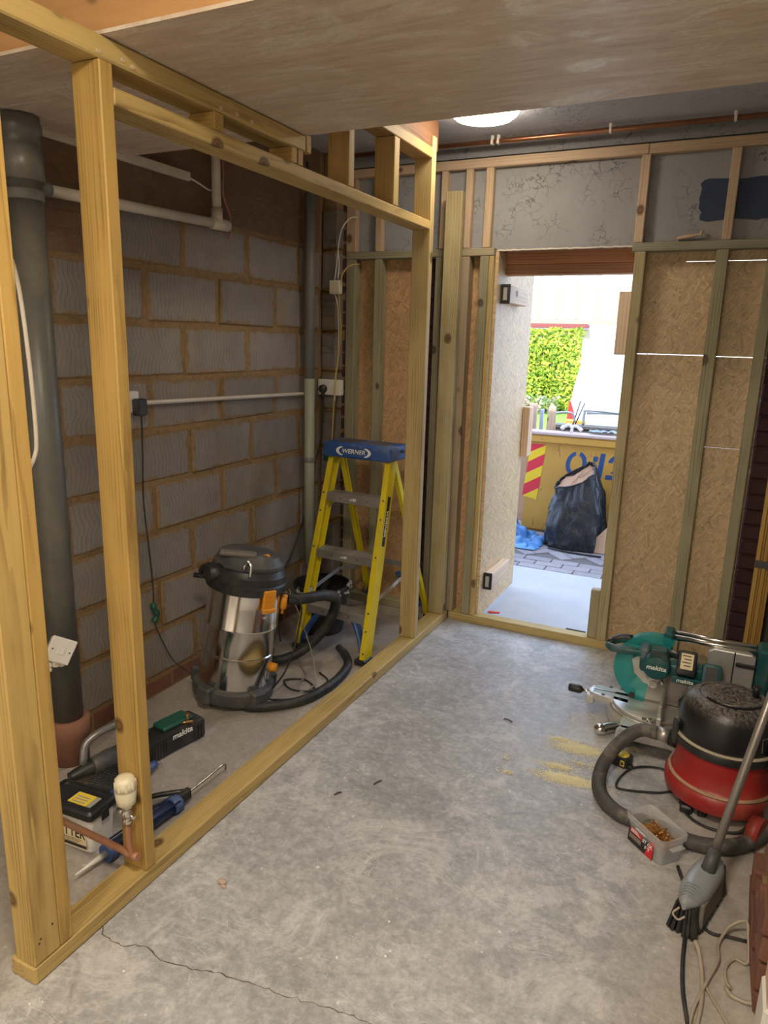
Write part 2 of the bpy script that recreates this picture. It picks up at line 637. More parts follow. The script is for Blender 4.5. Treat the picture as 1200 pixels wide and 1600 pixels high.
def block_material():
    t = NT('combed concrete block')
    co = t.coord()
    rnd = t.info('Random')
    off = t.nd('ShaderNodeCombineXYZ')
    for i, k in enumerate((11.0, 23.0, 37.0)):
        t.l.new(t.math('MULTIPLY', rnd, k), off.inputs[i])
    p = t.vadd(co, off.outputs[0])
    n = t.noise(p, 9, 5, 0.6)
    c = t.mix(n, (0.17, 0.148, 0.128), (0.32, 0.285, 0.25))
    # combed zigzag keying lines
    zz = t.noise(t.mapping(p, (1, 3.0, 9.0)), 1.0, 2, 0.5, 0.0)
    q = t.nd('ShaderNodeSeparateXYZ')
    t.l.new(co, q.inputs[0])
    f = t.math('ADD', t.math('MULTIPLY', q.outputs[1], 46.0), t.math('MULTIPLY', t.math('PINGPONG', t.math('MULTIPLY', q.outputs[2], 4.0), 0.5), t.math('ADD', 0.6, t.math('MULTIPLY', rnd, 3.2))))
    f = t.math('ADD', f, t.math('MULTIPLY', zz, 3.5))
    line = t.math('PINGPONG', f, 0.5)
    lm = t.ramp(line, [(0.0, 0.55), (0.11, 0.0)])
    lm = t.math('MULTIPLY', lm, t.ramp(t.noise(p, 14, 3), [(0.35, 0.25), (0.6, 1.0)]))
    c = t.mix(lm, c, (0.07, 0.058, 0.048))
    pit = t.ramp(t.voro(p, 60), [(0.08, 0.6), (0.16, 0.0)])
    c = t.mix(t.math('MULTIPLY', pit, t.ramp(t.noise(p, 20), [(0.5, 0.0), (0.65, 1.0)])), c, (0.06, 0.05, 0.045))
    fleck = t.ramp(t.noise(t.mapping(p, (1, 2.2, 1)), 24, 4, 0.7, 0.6), [(0.70, 0.0), (0.78, 0.6)])
    c = t.mix(fleck, c, (0.60, 0.54, 0.46))
    ed = t.ramp(t.noise(p, 5, 4), [(0.55, 0.0), (0.75, 0.5)])
    c = t.mix(ed, c, (0.30, 0.20, 0.10))
    ey = t.math('SUBTRACT', 0.2125, t.math('ABSOLUTE', q.outputs[1]))
    ez = t.math('SUBTRACT', 0.0988, t.math('ABSOLUTE', q.outputs[2]))
    ed = t.math('SUBTRACT', t.math('MINIMUM', ey, ez), t.math('MULTIPLY', t.math('SUBTRACT', t.noise(p, 16, 5, 0.65), 0.44), 0.075))
    c = t.mix(t.ramp(ed, [(0.0, 1.0), (0.012, 0.0)]), c, t.mix(t.noise(p, 30, 4), (0.15, 0.09, 0.04), (0.33, 0.21, 0.10)))
    c = t.mix(1.0, c, t.info('Color'), 'MULTIPLY')
    t.bump(t.math('SUBTRACT', n, t.math('MULTIPLY', lm, 1.2)), 0.5, 0.004)
    return t.fin(c, 0.88)


BLOCK = block_material()


def mortar_material():
    t = NT('sandy mortar')
    co = t.coord()
    n = t.noise(co, 12, 5, 0.65)
    c = t.mix(n, (0.18, 0.105, 0.045), (0.37, 0.235, 0.11))
    c = t.mix(t.ramp(t.noise(co, 45, 4, 0.7), [(0.5, 0.0), (0.7, 0.6)]), c, (0.10, 0.065, 0.035))
    t.bump(t.noise(co, 35, 6, 0.7), 0.8, 0.01)
    return t.fin(c, 0.95)


MORTAR = mortar_material()


def brick_material(name, a, b, dirt=0.4):
    t = NT(name)
    co = t.coord()
    rnd = t.info('Random')
    off = t.nd('ShaderNodeCombineXYZ')
    for i, k in enumerate((5.0, 13.0, 29.0)):
        t.l.new(t.math('MULTIPLY', rnd, k), off.inputs[i])
    p = t.vadd(co, off.outputs[0])
    c = t.mix(t.noise(p, 14, 5, 0.65), a, b)
    c = t.mix(t.math('MULTIPLY', rnd, 0.4), c, [x * 0.55 for x in a])
    c = t.mix(t.ramp(t.noise(t.mapping(p, (1, 1, 4)), 18, 5, 0.7), [(0.55, 0.0), (0.75, dirt)]), c, [x * 1.6 + 0.03 for x in b])
    t.bump(t.noise(p, 60, 4, 0.7), 0.5, 0.003)
    return t.fin(c, 0.85)


BRICK_BROWN = brick_material('sooty brown brick', (0.14, 0.078, 0.045), (0.27, 0.16, 0.09))
BRICK_MAROON = brick_material('dark maroon brick', (0.050, 0.020, 0.022), (0.085, 0.034, 0.036), 0.25)
BRICK_RED = brick_material('red brick', (0.13, 0.05, 0.032), (0.24, 0.105, 0.068), 0.4)
BRICK_FAR = brick_material('pale far brick', (0.55, 0.44, 0.30), (0.75, 0.63, 0.46), 0.3)


def ply_material():
    t = NT('plywood soffit')
    co = t.coord()
    p = t.mapping(co, (1.0, 5.5, 1), rot=(0, 0, 0.10))
    g = t.noise(p, 2.4, 7, 0.68, 1.6)
    g2 = t.noise(t.mapping(co, (2.2, 26, 1), rot=(0, 0, 0.08)), 1.6, 4, 0.6, 0.8)
    c = t.mix(t.ramp(g, [(0.32, 0.0), (0.68, 1.0)]), (0.56, 0.425, 0.315), (0.76, 0.64, 0.52))
    c = t.mix(t.math('MULTIPLY', t.ramp(g2, [(0.42, 0.0), (0.7, 1.0)]), 0.55), c, (0.47, 0.335, 0.235))
    sk = t.noise(t.mapping(co, (1, 1.8, 1), rot=(0, 0, 0.5)), 2.6, 9, 0.76, 2.2)
    c = t.mix(t.ramp(sk, [(0.52, 0.0), (0.60, 0.8), (0.66, 0.1), (0.72, 0.7)]), c, (0.82, 0.75, 0.66))  # pale skim patches, also painting in the glossy light streaks
    r = t.ramp(sk, [(0.40, 0.50), (0.62, 0.20)])
    t.bump(t.math('ADD', g2, t.math('MULTIPLY', sk, 2.0)), 0.22, 0.010)
    return t.fin(c, r)


PLY = ply_material()


def ply_edge_face():
    t = NT('orange ply fascia')
    co = t.coord()
    g = t.noise(t.mapping(co, (1.2, 1, 8)), 3.0, 6, 0.65, 1.0)
    c = t.mix(g, (0.42, 0.20, 0.065), (0.62, 0.36, 0.155))
    c = t.mix(t.ramp(t.voro(co, 5.5), [(0.07, 0.75), (0.13, 0.0)]), c, (0.20, 0.10, 0.05))
    return t.fin(c, 0.6)


FASCIA = ply_edge_face()


def grey_board():
    t = NT('grey painted textured board')
    co = t.coord()
    n = t.noise(co, 6, 5, 0.6)
    c = t.mix(n, (0.28, 0.28, 0.29), (0.37, 0.37, 0.38))
    v = t.voro(t.vadd(co, t.vscale(t.noise(co, 22, 3, 0.6, 0, 'Color'), 0.09)), 17, 'DISTANCE_TO_EDGE')
    cr = t.math('MULTIPLY', t.ramp(v, [(0.0, 1.0), (0.04, 0.0)]), t.ramp(t.noise(co, 5, 3), [(0.46, 0.0), (0.62, 0.85)]))
    c = t.mix(cr, c, (0.055, 0.055, 0.06))
    c = t.mix(1.0, c, t.info('Color'), 'MULTIPLY')
    t.bump(t.math('SUBTRACT', t.noise(co, 40, 4), cr), 0.5, 0.004)
    return t.fin(c, 0.75)


GREYBOARD = grey_board()
NAVY = plain('navy blue paint', (0.032, 0.052, 0.108), 0.5, var=0.25, scale=8)
PLASTER = plain('grey plaster', (0.34, 0.33, 0.315), 0.9, var=0.2, scale=9, bump=0.3)

PVC_GREY = plain('grey plastic pipe', (0.13, 0.127, 0.112), 0.38, var=0.1, scale=14, dirt=((0.30, 0.25, 0.17), 0.35))
PVC_GREEN = plain('pale green grey pipe', (0.36, 0.37, 0.28), 0.42, var=0.08, scale=10)
PVC_MID = plain('mid grey pipe', (0.20, 0.20, 0.185), 0.42, var=0.08, scale=10)
PVC_WHITE = plain('aged white plastic', (0.66, 0.58, 0.47), 0.4, var=0.06, scale=20, dirt=((0.40, 0.31, 0.2), 0.3))
WHITE = plain('white plastic', (0.74, 0.71, 0.66), 0.4, var=0.05, scale=20)
CREAM = plain('cream plastic', (0.80, 0.72, 0.52), 0.35, var=0.05, scale=40)
BLACK = plain('black plastic', (0.018, 0.018, 0.02), 0.42, var=0.3, scale=30, dirt=((0.16, 0.14, 0.11), 0.25))
BLACKRUB = plain('black rubber hose', (0.022, 0.022, 0.023), 0.55, var=0.3, scale=30, dirt=((0.17, 0.15, 0.12), 0.3))
DUSTHOSE = plain('dusty grey hose', (0.075, 0.07, 0.066), 0.6, var=0.3, scale=40, dirt=((0.30, 0.27, 0.22), 0.55))
DARKGREY = plain('dark grey plastic', (0.065, 0.066, 0.07), 0.5, var=0.2, scale=25, dirt=((0.20, 0.17, 0.13), 0.4))
STEEL = plain('polished stainless steel', (0.72, 0.70, 0.68), 0.14, 1.0, var=0.06, scale=8)
ALU = plain('dull aluminium', (0.55, 0.54, 0.52), 0.42, 0.85, var=0.12, scale=18, dirt=((0.34, 0.29, 0.22), 0.5))
CAST = plain('cast aluminium', (0.62, 0.61, 0.59), 0.38, 0.55, var=0.1, scale=25, dirt=((0.45, 0.37, 0.26), 0.4))
CHROME = plain('chrome', (0.70, 0.68, 0.64), 0.18, 1.0, var=0.08, scale=40)
COPPER = plain('copper', (0.46, 0.22, 0.13), 0.32, 0.9, var=0.15, scale=18, dirt=((0.26, 0.13, 0.08), 0.5))
COPPER_OLD = plain('tarnished copper', (0.42, 0.20, 0.11), 0.5, 0.35, var=0.2, scale=30, dirt=((0.45, 0.34, 0.26), 0.5))
ORANGE = plain('orange plastic', (0.78, 0.31, 0.012), 0.4, var=0.08, scale=20)
YELLOW = plain('yellow fibreglass', (0.70, 0.55, 0.012), 0.42, var=0.08, scale=14, dirt=((0.42, 0.33, 0.06), 0.35))
BLUE = plain('blue plastic', (0.028, 0.082, 0.27), 0.45, var=0.12, scale=18, dirt=((0.32, 0.34, 0.38), 0.35))
NAVYPL = plain('dark blue plastic', (0.018, 0.03, 0.085), 0.4, var=0.2, scale=20)
TEAL = plain('teal plastic', (0.008, 0.085, 0.092), 0.42, var=0.14, scale=25, dirt=((0.22, 0.23, 0.20), 0.35))
GREENPL = plain('dark green plastic', (0.012, 0.085, 0.06), 0.45, var=0.2, scale=25)
RED = plain('red plastic', (0.36, 0.022, 0.020), 0.42, var=0.12, scale=8, dirt=((0.36, 0.16, 0.10), 0.4))
REDFLAT = plain('bright red plastic', (0.75, 0.04, 0.03), 0.4)
CLAY = plain('terracotta clay', (0.26, 0.12, 0.075), 0.85, var=0.2, scale=18, bump=0.3)
BRASSY = plain('brass screws', (0.56, 0.31, 0.10), 0.35, 0.9, var=0.2, scale=60)
WHITEPRINT = plain('white print', (0.82, 0.82, 0.80), 0.5, var=0.03)
GREYCABLE = plain('beige cable', (0.36, 0.30, 0.235), 0.5, var=0.12, scale=40)
YELCABLE = plain('yellow cable', (0.55, 0.40, 0.10), 0.5, var=0.1)
FOAM = plain('expanding foam', (0.80, 0.70, 0.60), 0.9, var=0.1, scale=30, bump=0.5)
CARD = plain('brown cardboard', (0.48, 0.31, 0.20), 0.8, var=0.12, scale=12)
LABELBLACK = plain('black print', (0.02, 0.02, 0.022), 0.5)
LABELYEL = plain('yellow label print', (0.80, 0.60, 0.06), 0.5, var=0.04)
LABELRED = plain('red label print', (0.62, 0.018, 0.03), 0.4, var=0.05)
LABELCREAM = plain('cream label print', (0.78, 0.66, 0.40), 0.5, var=0.04)


def clear_plastic(name, col, alpha, rough=0.25, trans=0.6):
    t = NT(name)
    co = t.coord()
    n = t.noise(co, 14, 4)
    c = t.mix(n, [x * 0.85 for x in col], col)
    t.fin(c, rough)
    t.b.inputs['Transmission Weight'].default_value = trans
    t.b.inputs['IOR'].default_value = 1.2
    t.b.inputs['Alpha'].default_value = alpha
    return t.m


CLEARTUB = clear_plastic('translucent tub plastic', (0.86, 0.87, 0.90), 0.34, 0.3, 0.3)
GUARD = clear_plastic('teal clear guard', (0.05, 0.55, 0.56), 0.5, 0.2, 0.35)
CLEARGUARD = clear_plastic('smoked clear guard', (0.55, 0.53, 0.48), 0.55, 0.2, 0.5)


def lamp_material(strength):
    t = NT('lit lamp diffuser')
    t.fin((0.95, 0.93, 0.88), 0.4)
    t.b.inputs['Emission Color'].default_value = (1.0, 0.87, 0.68, 1)
    t.b.inputs['Emission Strength'].default_value = strength
    return t.m


LAMPMAT = lamp_material(LAMP)
LAMPMAT_FILL = lamp_material(LAMP_FILL)
WHITEWALL = plain('white wall paint', (0.80, 0.78, 0.74), 0.8, var=0.03)
# ------------------------------------------------------------------ room shell


def timber(name, parent, b, mat=None, color=NEU, bev=0.003, label=None, lean=None):
    """one sawn timber; local Z runs along its length"""
    x0, x1, y0, y1, z0, z1 = b
    d = (x1 - x0, y1 - y0, z1 - z0)
    ax = max(range(3), key=lambda i: d[i])
    L = d[ax]
    if ax == 2:
        w, h, rot = d[0], d[1], (0, 0, 0)
    elif ax == 1:
        w, h, rot = d[0], d[2], (-PI / 2, 0, 0)
    else:
        w, h, rot = d[2], d[1], (0, PI / 2, 0)
    m = MB()
    m.box(-w / 2, w / 2, -h / 2, h / 2, -L / 2, L / 2, bev)
    c = Vector(((x0 + x1) / 2, (y0 + y1) / 2, (z0 + z1) / 2))
    if parent:
        c -= parent.location
    o = m.build(name, mat or TREATED, parent, c, rot)
    if lean:
        o.rotation_euler = lean
    k = random.uniform(0.93, 1.06)
    o.color = (color[0] * k, color[1] * k, color[2] * k * random.uniform(0.95, 1.05), 1)
    if label:
        o['label'] = label
    return o


def panel(name, parent, b, mat, color=WHT, bev=0.0):
    x0, x1, y0, y1, z0, z1 = b
    m = MB()
    m.box(x0 - (x0 + x1) / 2, x1 - (x0 + x1) / 2, y0 - (y0 + y1) / 2, y1 - (y0 + y1) / 2, z0 - (z0 + z1) / 2, z1 - (z0 + z1) / 2, bev)
    c = Vector(((x0 + x1) / 2, (y0 + y1) / 2, (z0 + z1) / 2))
    if parent:
        c -= parent.location
    o = m.build(name, mat, parent, c)
    o.color = color
    return o


def masonry(name, parent, b, mat, color=WHT, jit=0.0035, bev=0.004):
    """one block or brick, slightly uneven"""
    x0, x1, y0, y1, z0, z1 = b
    c = Vector(((x0 + x1) / 2, (y0 + y1) / 2, (z0 + z1) / 2))
    m = MB()
    m.box(x0 - c.x, x1 - c.x, y0 - c.y, y1 - c.y, z0 - c.z, z1 - c.z, bev, jit=jit)
    if parent:
        c -= parent.location
    o = m.build(name, mat, parent, c)
    k = random.uniform(0.86, 1.1)
    o.color = (color[0] * k, color[1] * k, color[2] * k, 1)
    return o


# floor ------------------------------------------------------------
m = MB()
m.box(-2.3, 0.6, -2.6, 3.72, -0.12, 0.0)
floor = struct('floor', 'worn grey concrete garage floor with white flecks and scuffs', (0, 0, 0), m, FLOOR)


def crack(pts, w):
    m = MB()
    P = spline(pts, 0.012)
    for i, (a, b) in enumerate(zip(P[:-1], P[1:])):
        pass
    rows = []
    for i, p in enumerate(P):
        t = (P[min(i + 1, len(P) - 1)] - P[max(i - 1, 0)]).normalized()
        s = Vector((-t.y, t.x, 0))
        j = noise.noise(Vector((p.x * 40, p.y * 40, 1.0))) * 0.009 + noise.noise(Vector((p.x * 130, p.y * 130, 4.0))) * 0.005
        ww = w * (0.35 + 1.5 * abs(noise.noise(p * 45)))
        rows.append([p + s * (j - ww) + Vector((0, 0, 0.0003)), p + s * j + Vector((0, 0, 0.0005)), p + s * (j + ww) + Vector((0, 0, 0.0003))])
    m.ring_surface(rows, False, False, closed=False)
    return m


CRACKM = plain('crack shadow dirt', (0.13, 0.10, 0.072), 0.95)
crack([(-1.365, 1.135, 0), (-1.33, 1.115, 0), (-1.282, 1.112, 0), (-1.208, 1.139, 0), (-1.15, 1.13, 0), (-1.079, 1.14, 0), (-0.98, 1.165, 0), (-0.888, 1.178, 0)], 0.0022).build('crack', CRACKM, floor)
crack([(-0.888, 1.178, 0), (-0.82, 1.185, 0), (-0.752, 1.199, 0), (-0.622, 1.219, 0), (-0.5, 1.21, 0)], 0.0014).build('crack', CRACKM, floor)

# left wall: combed blocks in sandy mortar, brick course at floor, bricks on top
m = MB()
m.box(-2.32, -2.164, -2.6, 3.85, 0.0, 2.56)
wall_left = struct('wall_left', 'grey combed concrete block wall with sandy mortar joints behind the stud frame', (0, 0, 0), m, MORTAR)
XF = -2.158
Z0, DZ = 0.085, 0.2185
PERP = 2.226
for k in range(9):
    z0, z1 = Z0 + k * DZ + 0.010, Z0 + (k + 1) * DZ - 0.011
    off = (PERP if k % 2 else PERP + 0.225) - (0.012 if k in (4, 6) else 0)
    if k == 4:
        off = 2.455
    y = off - 0.449 * 5
    while y < 3.56:
        a, b = max(y + 0.012, -0.1), min(y + 0.437, 3.555)
        y += 0.449
        if b - a < 0.06 or b < 0.7:
            continue
        if k == 8 and b < 2.0:
            continue
        dr = random.uniform(-0.003, 0.003)
        masonry('concrete_block', wall_left, (-2.22, XF + dr, a, b, z0, z1), BLOCK, (1, 1, 1), 0.004, 0.006)
# brick course under the blocks, and the rough bricks above and at top left
y = 0.7
while y < 3.5:
    masonry('brick', wall_left, (-2.22, XF - 0.002, y, y + 0.215, 0.008, 0.076), BRICK_RED, jit=0.004)
    y += 0.227
for r in range(3):
    y = 0.75 + (0.11 if r % 2 else 0)
    z = 1.842 + r * 0.0735
    while y < 1.97:
        masonry('brick', wall_left, (-2.22, XF - 0.004, y, min(y + 0.213, 1.99), z, z + 0.062), BRICK_BROWN, jit=0.005)
        y += 0.225
for r in range(6):
    y = 0.75 + (0.11 if r % 2 else 0)
    z = 2.062 + r * 0.0745
    while y < 3.56:
        masonry('brick', wall_left, (-2.22, XF - 0.006, y, min(y + 0.213, 3.56), z, z + 0.062), BRICK_BROWN, jit=0.006)
        y += 0.225

panel('brick_backing', wall_left, (-2.20, -2.163, 0.75, 3.56, 2.06, 2.545), BRICK_BROWN)
panel('brick_backing', wall_left, (-2.20, -2.1625, 0.75, 1.985, 1.84, 2.059), BRICK_BROWN)
# upper ceiling, roof build-up above it, and the boxed-down plywood part
m = MB()
m.box(-5.0, 4.0, 2.16, 4.02, 2.55, 3.25)
m.box(-5.0, 4.0, -6.0, 2.16, 2.55, 3.25)
ceiling = struct('ceiling', 'grey painted upper ceiling beyond the lowered plywood', (0, 0, 0), m, GREYBOARD)
ceiling.color = (1.45, 1.47, 1.55, 1)
trim1 = struct('trim_1', 'lowered plywood boxing across the ceiling', cat='boxing')
panel('soffit_panel', trim1, (-2.155, 0.328, 1.312, 2.155, 2.21, 2.218), PLY)
panel('fascia_board', trim1, (-2.155, 0.328, 1.318, 1.345, 2.2185, 2.549), FASCIA)
panel('back_board', trim1, (-2.155, 0.328, 2.125, 2.150, 2.2185, 2.549), FASCIA)
timber('trimmer', trim1, (-1.50, -1.362, 2.157, 2.188, 2.160, 2.215), TREATED, YEL)

# rear and right walls (behind the camera / just outside the frame)
m = MB()
m.box(-2.3, 0.6, -2.75, -2.6, 0, 2.56)
struct('wall_rear', 'white painted wall behind the viewpoint', (0, 0, 0), m, WHITEWALL)
panel('ceiling_bounce_board', ceiling, (-2.155, 0.328, -2.595, 1.30, 2.535, 2.549), WHITEWALL)  # unseen white board added to bounce lamp light to the soffit
panel('wall_bounce_board', wall_left, (-2.156, -2.145, -2.595, 0.45, 0.0, 2.53), WHITEWALL)  # likewise added, out of view, to reflect light forward
m = MB()
m.box(0.33, 0.6, -2.6, 4.0, 0, 2.56)
wall_right = struct('wall_right', 'brick side wall on the right', (0, 0, 0), m, PLASTER)
m = MB()
m.box(0.232, 0.3299, 1.66, 1.89, 0.0, 0.66)
m.box(0.232, 0.3299, 1.891, 2.115, 0.0, 0.142)
build_each(m, 'mortar_bed', MORTAR, wall_right)
for r in range(9):
    z = 0.006 + r * 0.0735
    for y0, y1 in (((1.665, 1.88), (1.892, 2.107)) if r % 2 == 0 else ((1.665, 1.772), (1.784, 1.998), (2.01, 2.118))):
        if r > 1 and y1 > 1.9:
            continue
        masonry('brick', wall_right, (0.214, 0.32, y0, y1, z, z + 0.063), BRICK_RED, jit=0.007, bev=0.006)

# end wall: posts, boards, battens -----------------------------------------
wall_back = struct('wall_back', 'timber framed end wall with chipboard panels and grey painted boards around the doorway')
YF, YB = 3.70, 3.77
# plate across the floor
timber('bottom_plate', wall_back, (-1.358, -0.30, YF, YB, 0.0, 0.047), TREATED, (0.95, 0.97, 0.85, 1))
timber('bottom_plate', wall_back, (-0.298, 0.095, YF, YB, 0.0, 0.047), TREATED, GRN)
timber('bottom_plate', wall_back, (-2.07, -1.455, YF, YB, 0.0, 0.047), TREATED, GRN)
ZR0, ZR1 = 2.012, 2.05
for x0, x1, c in ((-2.072, -2.013, GRN), (-1.893, -1.848, GRN), (-1.528, -1.490, GRN), (-1.387, -1.336, (0.78, 0.82, 1.15, 1)), (-1.281, -1.232, GRN), (-0.164, -0.112, GRN), (0.044, 0.089, GRN)):
    timber('stud', wall_back, (x0, x1, YF, YB, 0.048, ZR0 - 0.001), TREATED, c)
timber('door_post', wall_back, (-0.515, -0.466, YF, YB, 0.048, ZR0 - 0.001), TREATED, (0.82, 0.92, 1.1, 1))
timber('door_post', wall_back, (-1.231, -1.207, YF + 0.002, YB, 0.048, ZR0 - 0.001), TREATED, (0.98, 0.95, 0.85, 1))
timber('packing_block', wall_back, (-0.565, -0.516, YF + 0.012, YB - 0.01, 0.048, 0.318), TREATED, (0.72, 0.84, 1.1, 1))
timber('packing_block', wall_back, (-0.572, -0.516, YF + 0.03, YB + 0.03, 1.535, 1.834), PALEWOOD, (1.3, 1.4, 1.5, 1))
# middle rail
timber('middle_rail', wall_back, (-2.075, -1.459, YF, YB, ZR0, ZR1), TREATED, GRN)
timber('middle_rail', wall_back, (-1.457, -1.207, YF, YB, ZR0, ZR1), TREATED, (0.66, 0.76, 1.1, 1))
timber('middle_rail', wall_back, (-0.53, 0.24, YF, YB, ZR0, ZR1), TREATED, (0.60, 0.78, 1.25, 1))
# upper battens
for x0, x1 in ((-2.074, -2.012), (-1.892, -1.852), (-1.513, -1.478), (-1.380, -1.341), (-1.273, -1.232), (-0.527, -0.487), (-0.150, -0.111)):
    timber('batten', wall_back, (x0, x1, YF, YF + 0.038, ZR1 + 0.001, 2.432), PALEWOOD, NEU)
timber('top_batten', wall_back, (-2.07, -0.50, YF, YF + 0.038, 2.433, 2.478), PALEWOOD, NEU)
timber('top_batten', wall_back, (-0.498, 0.328, YF, YF + 0.038, 2.433, 2.478), PALEWOOD, NEU)
# grey boards behind the battens
panel('grey_board', wall_back, (-2.155, -0.51, YF + 0.039, YF + 0.052, 2.051, 2.549), GREYBOARD)
panel('grey_board', wall_back, (-0.508, 0.328, YF + 0.039, YF + 0.052, 2.051, 2.549), GREYBOARD)
panel('grey_board', wall_back, (-1.206, -0.531, YF + 0.039, YF + 0.052, 2.036, 2.0505), GREYBOARD)
panel('grey_fascia', wall_back, (-2.155, 0.328, YF + 0.004, YF + 0.038, 2.484, 2.532), GREYBOARD, (0.8, 0.8, 0.82, 1))
# ragged white edge over the doorway
m = MB()
P = [(-1.2 + 0.67 * i / 40, YF + 0.0365, 2.040 + 0.004 * noise.noise(Vector((i * 0.7, 0, 0)))) for i in range(41)]
m.tube(P, 0.005, 5, smooth=False, rf=lambda i, u: 0.004 + 0.0025 * abs(noise.noise(Vector((i * 0.9, 3, 0)))))
m.build('torn_paint_edge', FOAM, wall_back)
# navy patch and plaster patch


def patch(name, x0, x1, z0, z1, y, mat, seed, parent):
    m = MB()
    poly = []
    for (ax, az, bx, bz) in ((x0, z0, x1, z0), (x1, z0, x1, z1), (x1, z1, x0, z1), (x0, z1, x0, z0)):
        for i in range(9):
            u = i / 9
            px, pz = ax + (bx - ax) * u, az + (bz - az) * u
            px += 0.035 * noise.noise(Vector((px * 30, pz * 30, seed)))
            pz += 0.012 * noise.noise(Vector((px * 30, pz * 30, seed + 9)))
            poly.append((px, -pz))
    m.prism(poly, 0.0012, T(0, y, 0) @ RX(90) @ Matrix.Diagonal((1, -1, 1, 1)))
    return m.build(name, mat, parent)


patch('paint_patch', -0.262, 0.10, 2.140, 2.312, YF + 0.0385, NAVY, 1.0, wall_back)
patch('plaster_patch', -0.235, 0.0, 2.056, 2.139, YF + 0.0386, PLASTER, 4.0, wall_back)
# pencilled scribble
m = MB()
for k, pts in enumerate(([(-0.045, 2.395), (-0.035, 2.41), (-0.03, 2.40), (-0.022, 2.412), (-0.017, 2.402)], [(-0.01, 2.403), (-0.004, 2.414), (0.002, 2.404), (-0.006, 2.402)], [(0.01, 2.408), (0.014, 2.425)], [(-0.025, 2.378), (-0.018, 2.386), (-0.014, 2.378), (-0.022, 2.375)], [(-0.002, 2.376), (0.006, 2.388), (0.008, 2.376)])):
    m.tube([(x, YF + 0.0385, z) for x, z in pts], 0.0013, 4)
m.build('pencil_scribble', LABELBLACK, wall_back)
# chipboard sheets, with open joints that let daylight through
for b in ((-2.04, -1.625, 0.0, 2.03), (-1.525, -1.215, 0.0, 2.03), (-0.508, -0.139, 0.0, 1.541), (-0.508, -0.139, 1.5445, 1.9675), (-0.508, -0.139, 1.9700, 2.034), (-0.138, 0.100, 0.0, 1.1115), (-0.138, 0.100, 1.1140, 1.5385), (-0.138, 0.100, 1.5420, 1.9670), (-0.138, 0.100, 1.9705, 2.034)):
    k = random.uniform(0.92, 1.05)
    c_ = (k * 1.05, k * 0.86, k * 0.70, 1) if b[1] < -1.2 else (k * 1.22, k * 1.20, k * 1.14, 1)
    panel('chipboard_sheet', wall_back, (b[0], b[1], YB + 0.0005, YB + 0.0115, b[2], b[3]), OSB, c_)
# maroon brick piers of the old garage opening
m = MB()
m.box(0.101, 0.329, 3.795, 4.02, 0.0, 2.036)
m.box(-1.63, -1.50, 3.795, 4.02, 0.0, 2.036)
m.box(-2.166, -2.045, 3.785, 4.02, 0.0, 2.54)
build_each(m, 'mortar_bed', BRICK_MAROON, wall_back)
for r in range(27):
    z = 0.006 + r * 0.075
    xs = ((0.104, 0.327),) if r % 2 else ((0.104, 0.205), (0.215, 0.327))
    for a, b in xs:
        masonry('brick', wall_back, (a, b, 3.778, 3.88, z, z + 0.066), BRICK_MAROON, jit=0.003)
    masonry('brick', wall_back, (-1.624, -1.527, 3.778, 3.88, z, z + 0.066), BRICK_MAROON, jit=0.003)
# short return of the left corner: blocks with maroon brick on its side
for k in range(10):
    z0, z1 = Z0 + k * DZ + 0.006, Z0 + (k + 1) * DZ - 0.007
    masonry('concrete_block', wall_back, (-2.156, -2.067, 3.578, 3.66, z0, z1), BLOCK, (0.8, 0.8, 0.8))
for r in range(33):
    z = 0.006 + r * 0.075
    masonry('brick', wall_back, (-2.156, -2.076, 3.665, 3.77, z, z + 0.066), BRICK_MAROON, jit=0.003)
panel('mortar_bed', wall_back, (-2.157, -2.078, 3.600, 3.765, 0.0, 2.54), MORTAR)
# foam squeezed out beside the right-hand sheet
m = MB()
P = [(0.094 + 0.004 * noise.noise(Vector((i * 0.5, 0, 0))), 3.775, 0.10 + i * 0.024) for i in range(72)]
m.sm = True
m.tube(P, 0.006, 6, smooth=False, rf=lambda i, u: 0.0028 + (0.008 if i % 7 == 3 else 0.0018) * abs(noise.noise(Vector((i * 1.3, 8, 0)))) + (0.004 if i % 7 == 3 else 0))
m.build('foam_bead', FOAM, wall_back)
# brown lintel timbers over the doorway
timber('lintel_timber', wall_back, (-1.45, -0.30, 3.86, 3.93, 1.985, 2.075), OLDWOOD, (2.0, 1.85, 1.75, 1))
timber('lintel_timber', wall_back, (-1.45, -0.30, 3.872, 3.94, 1.930, 1.984), OLDWOOD, (1.7, 1.8, 1.9, 1))
panel('lintel_fascia', wall_back, (-1.9, 0.4, 3.88, 4.02, 2.0755, 2.549), BRICK_MAROON)

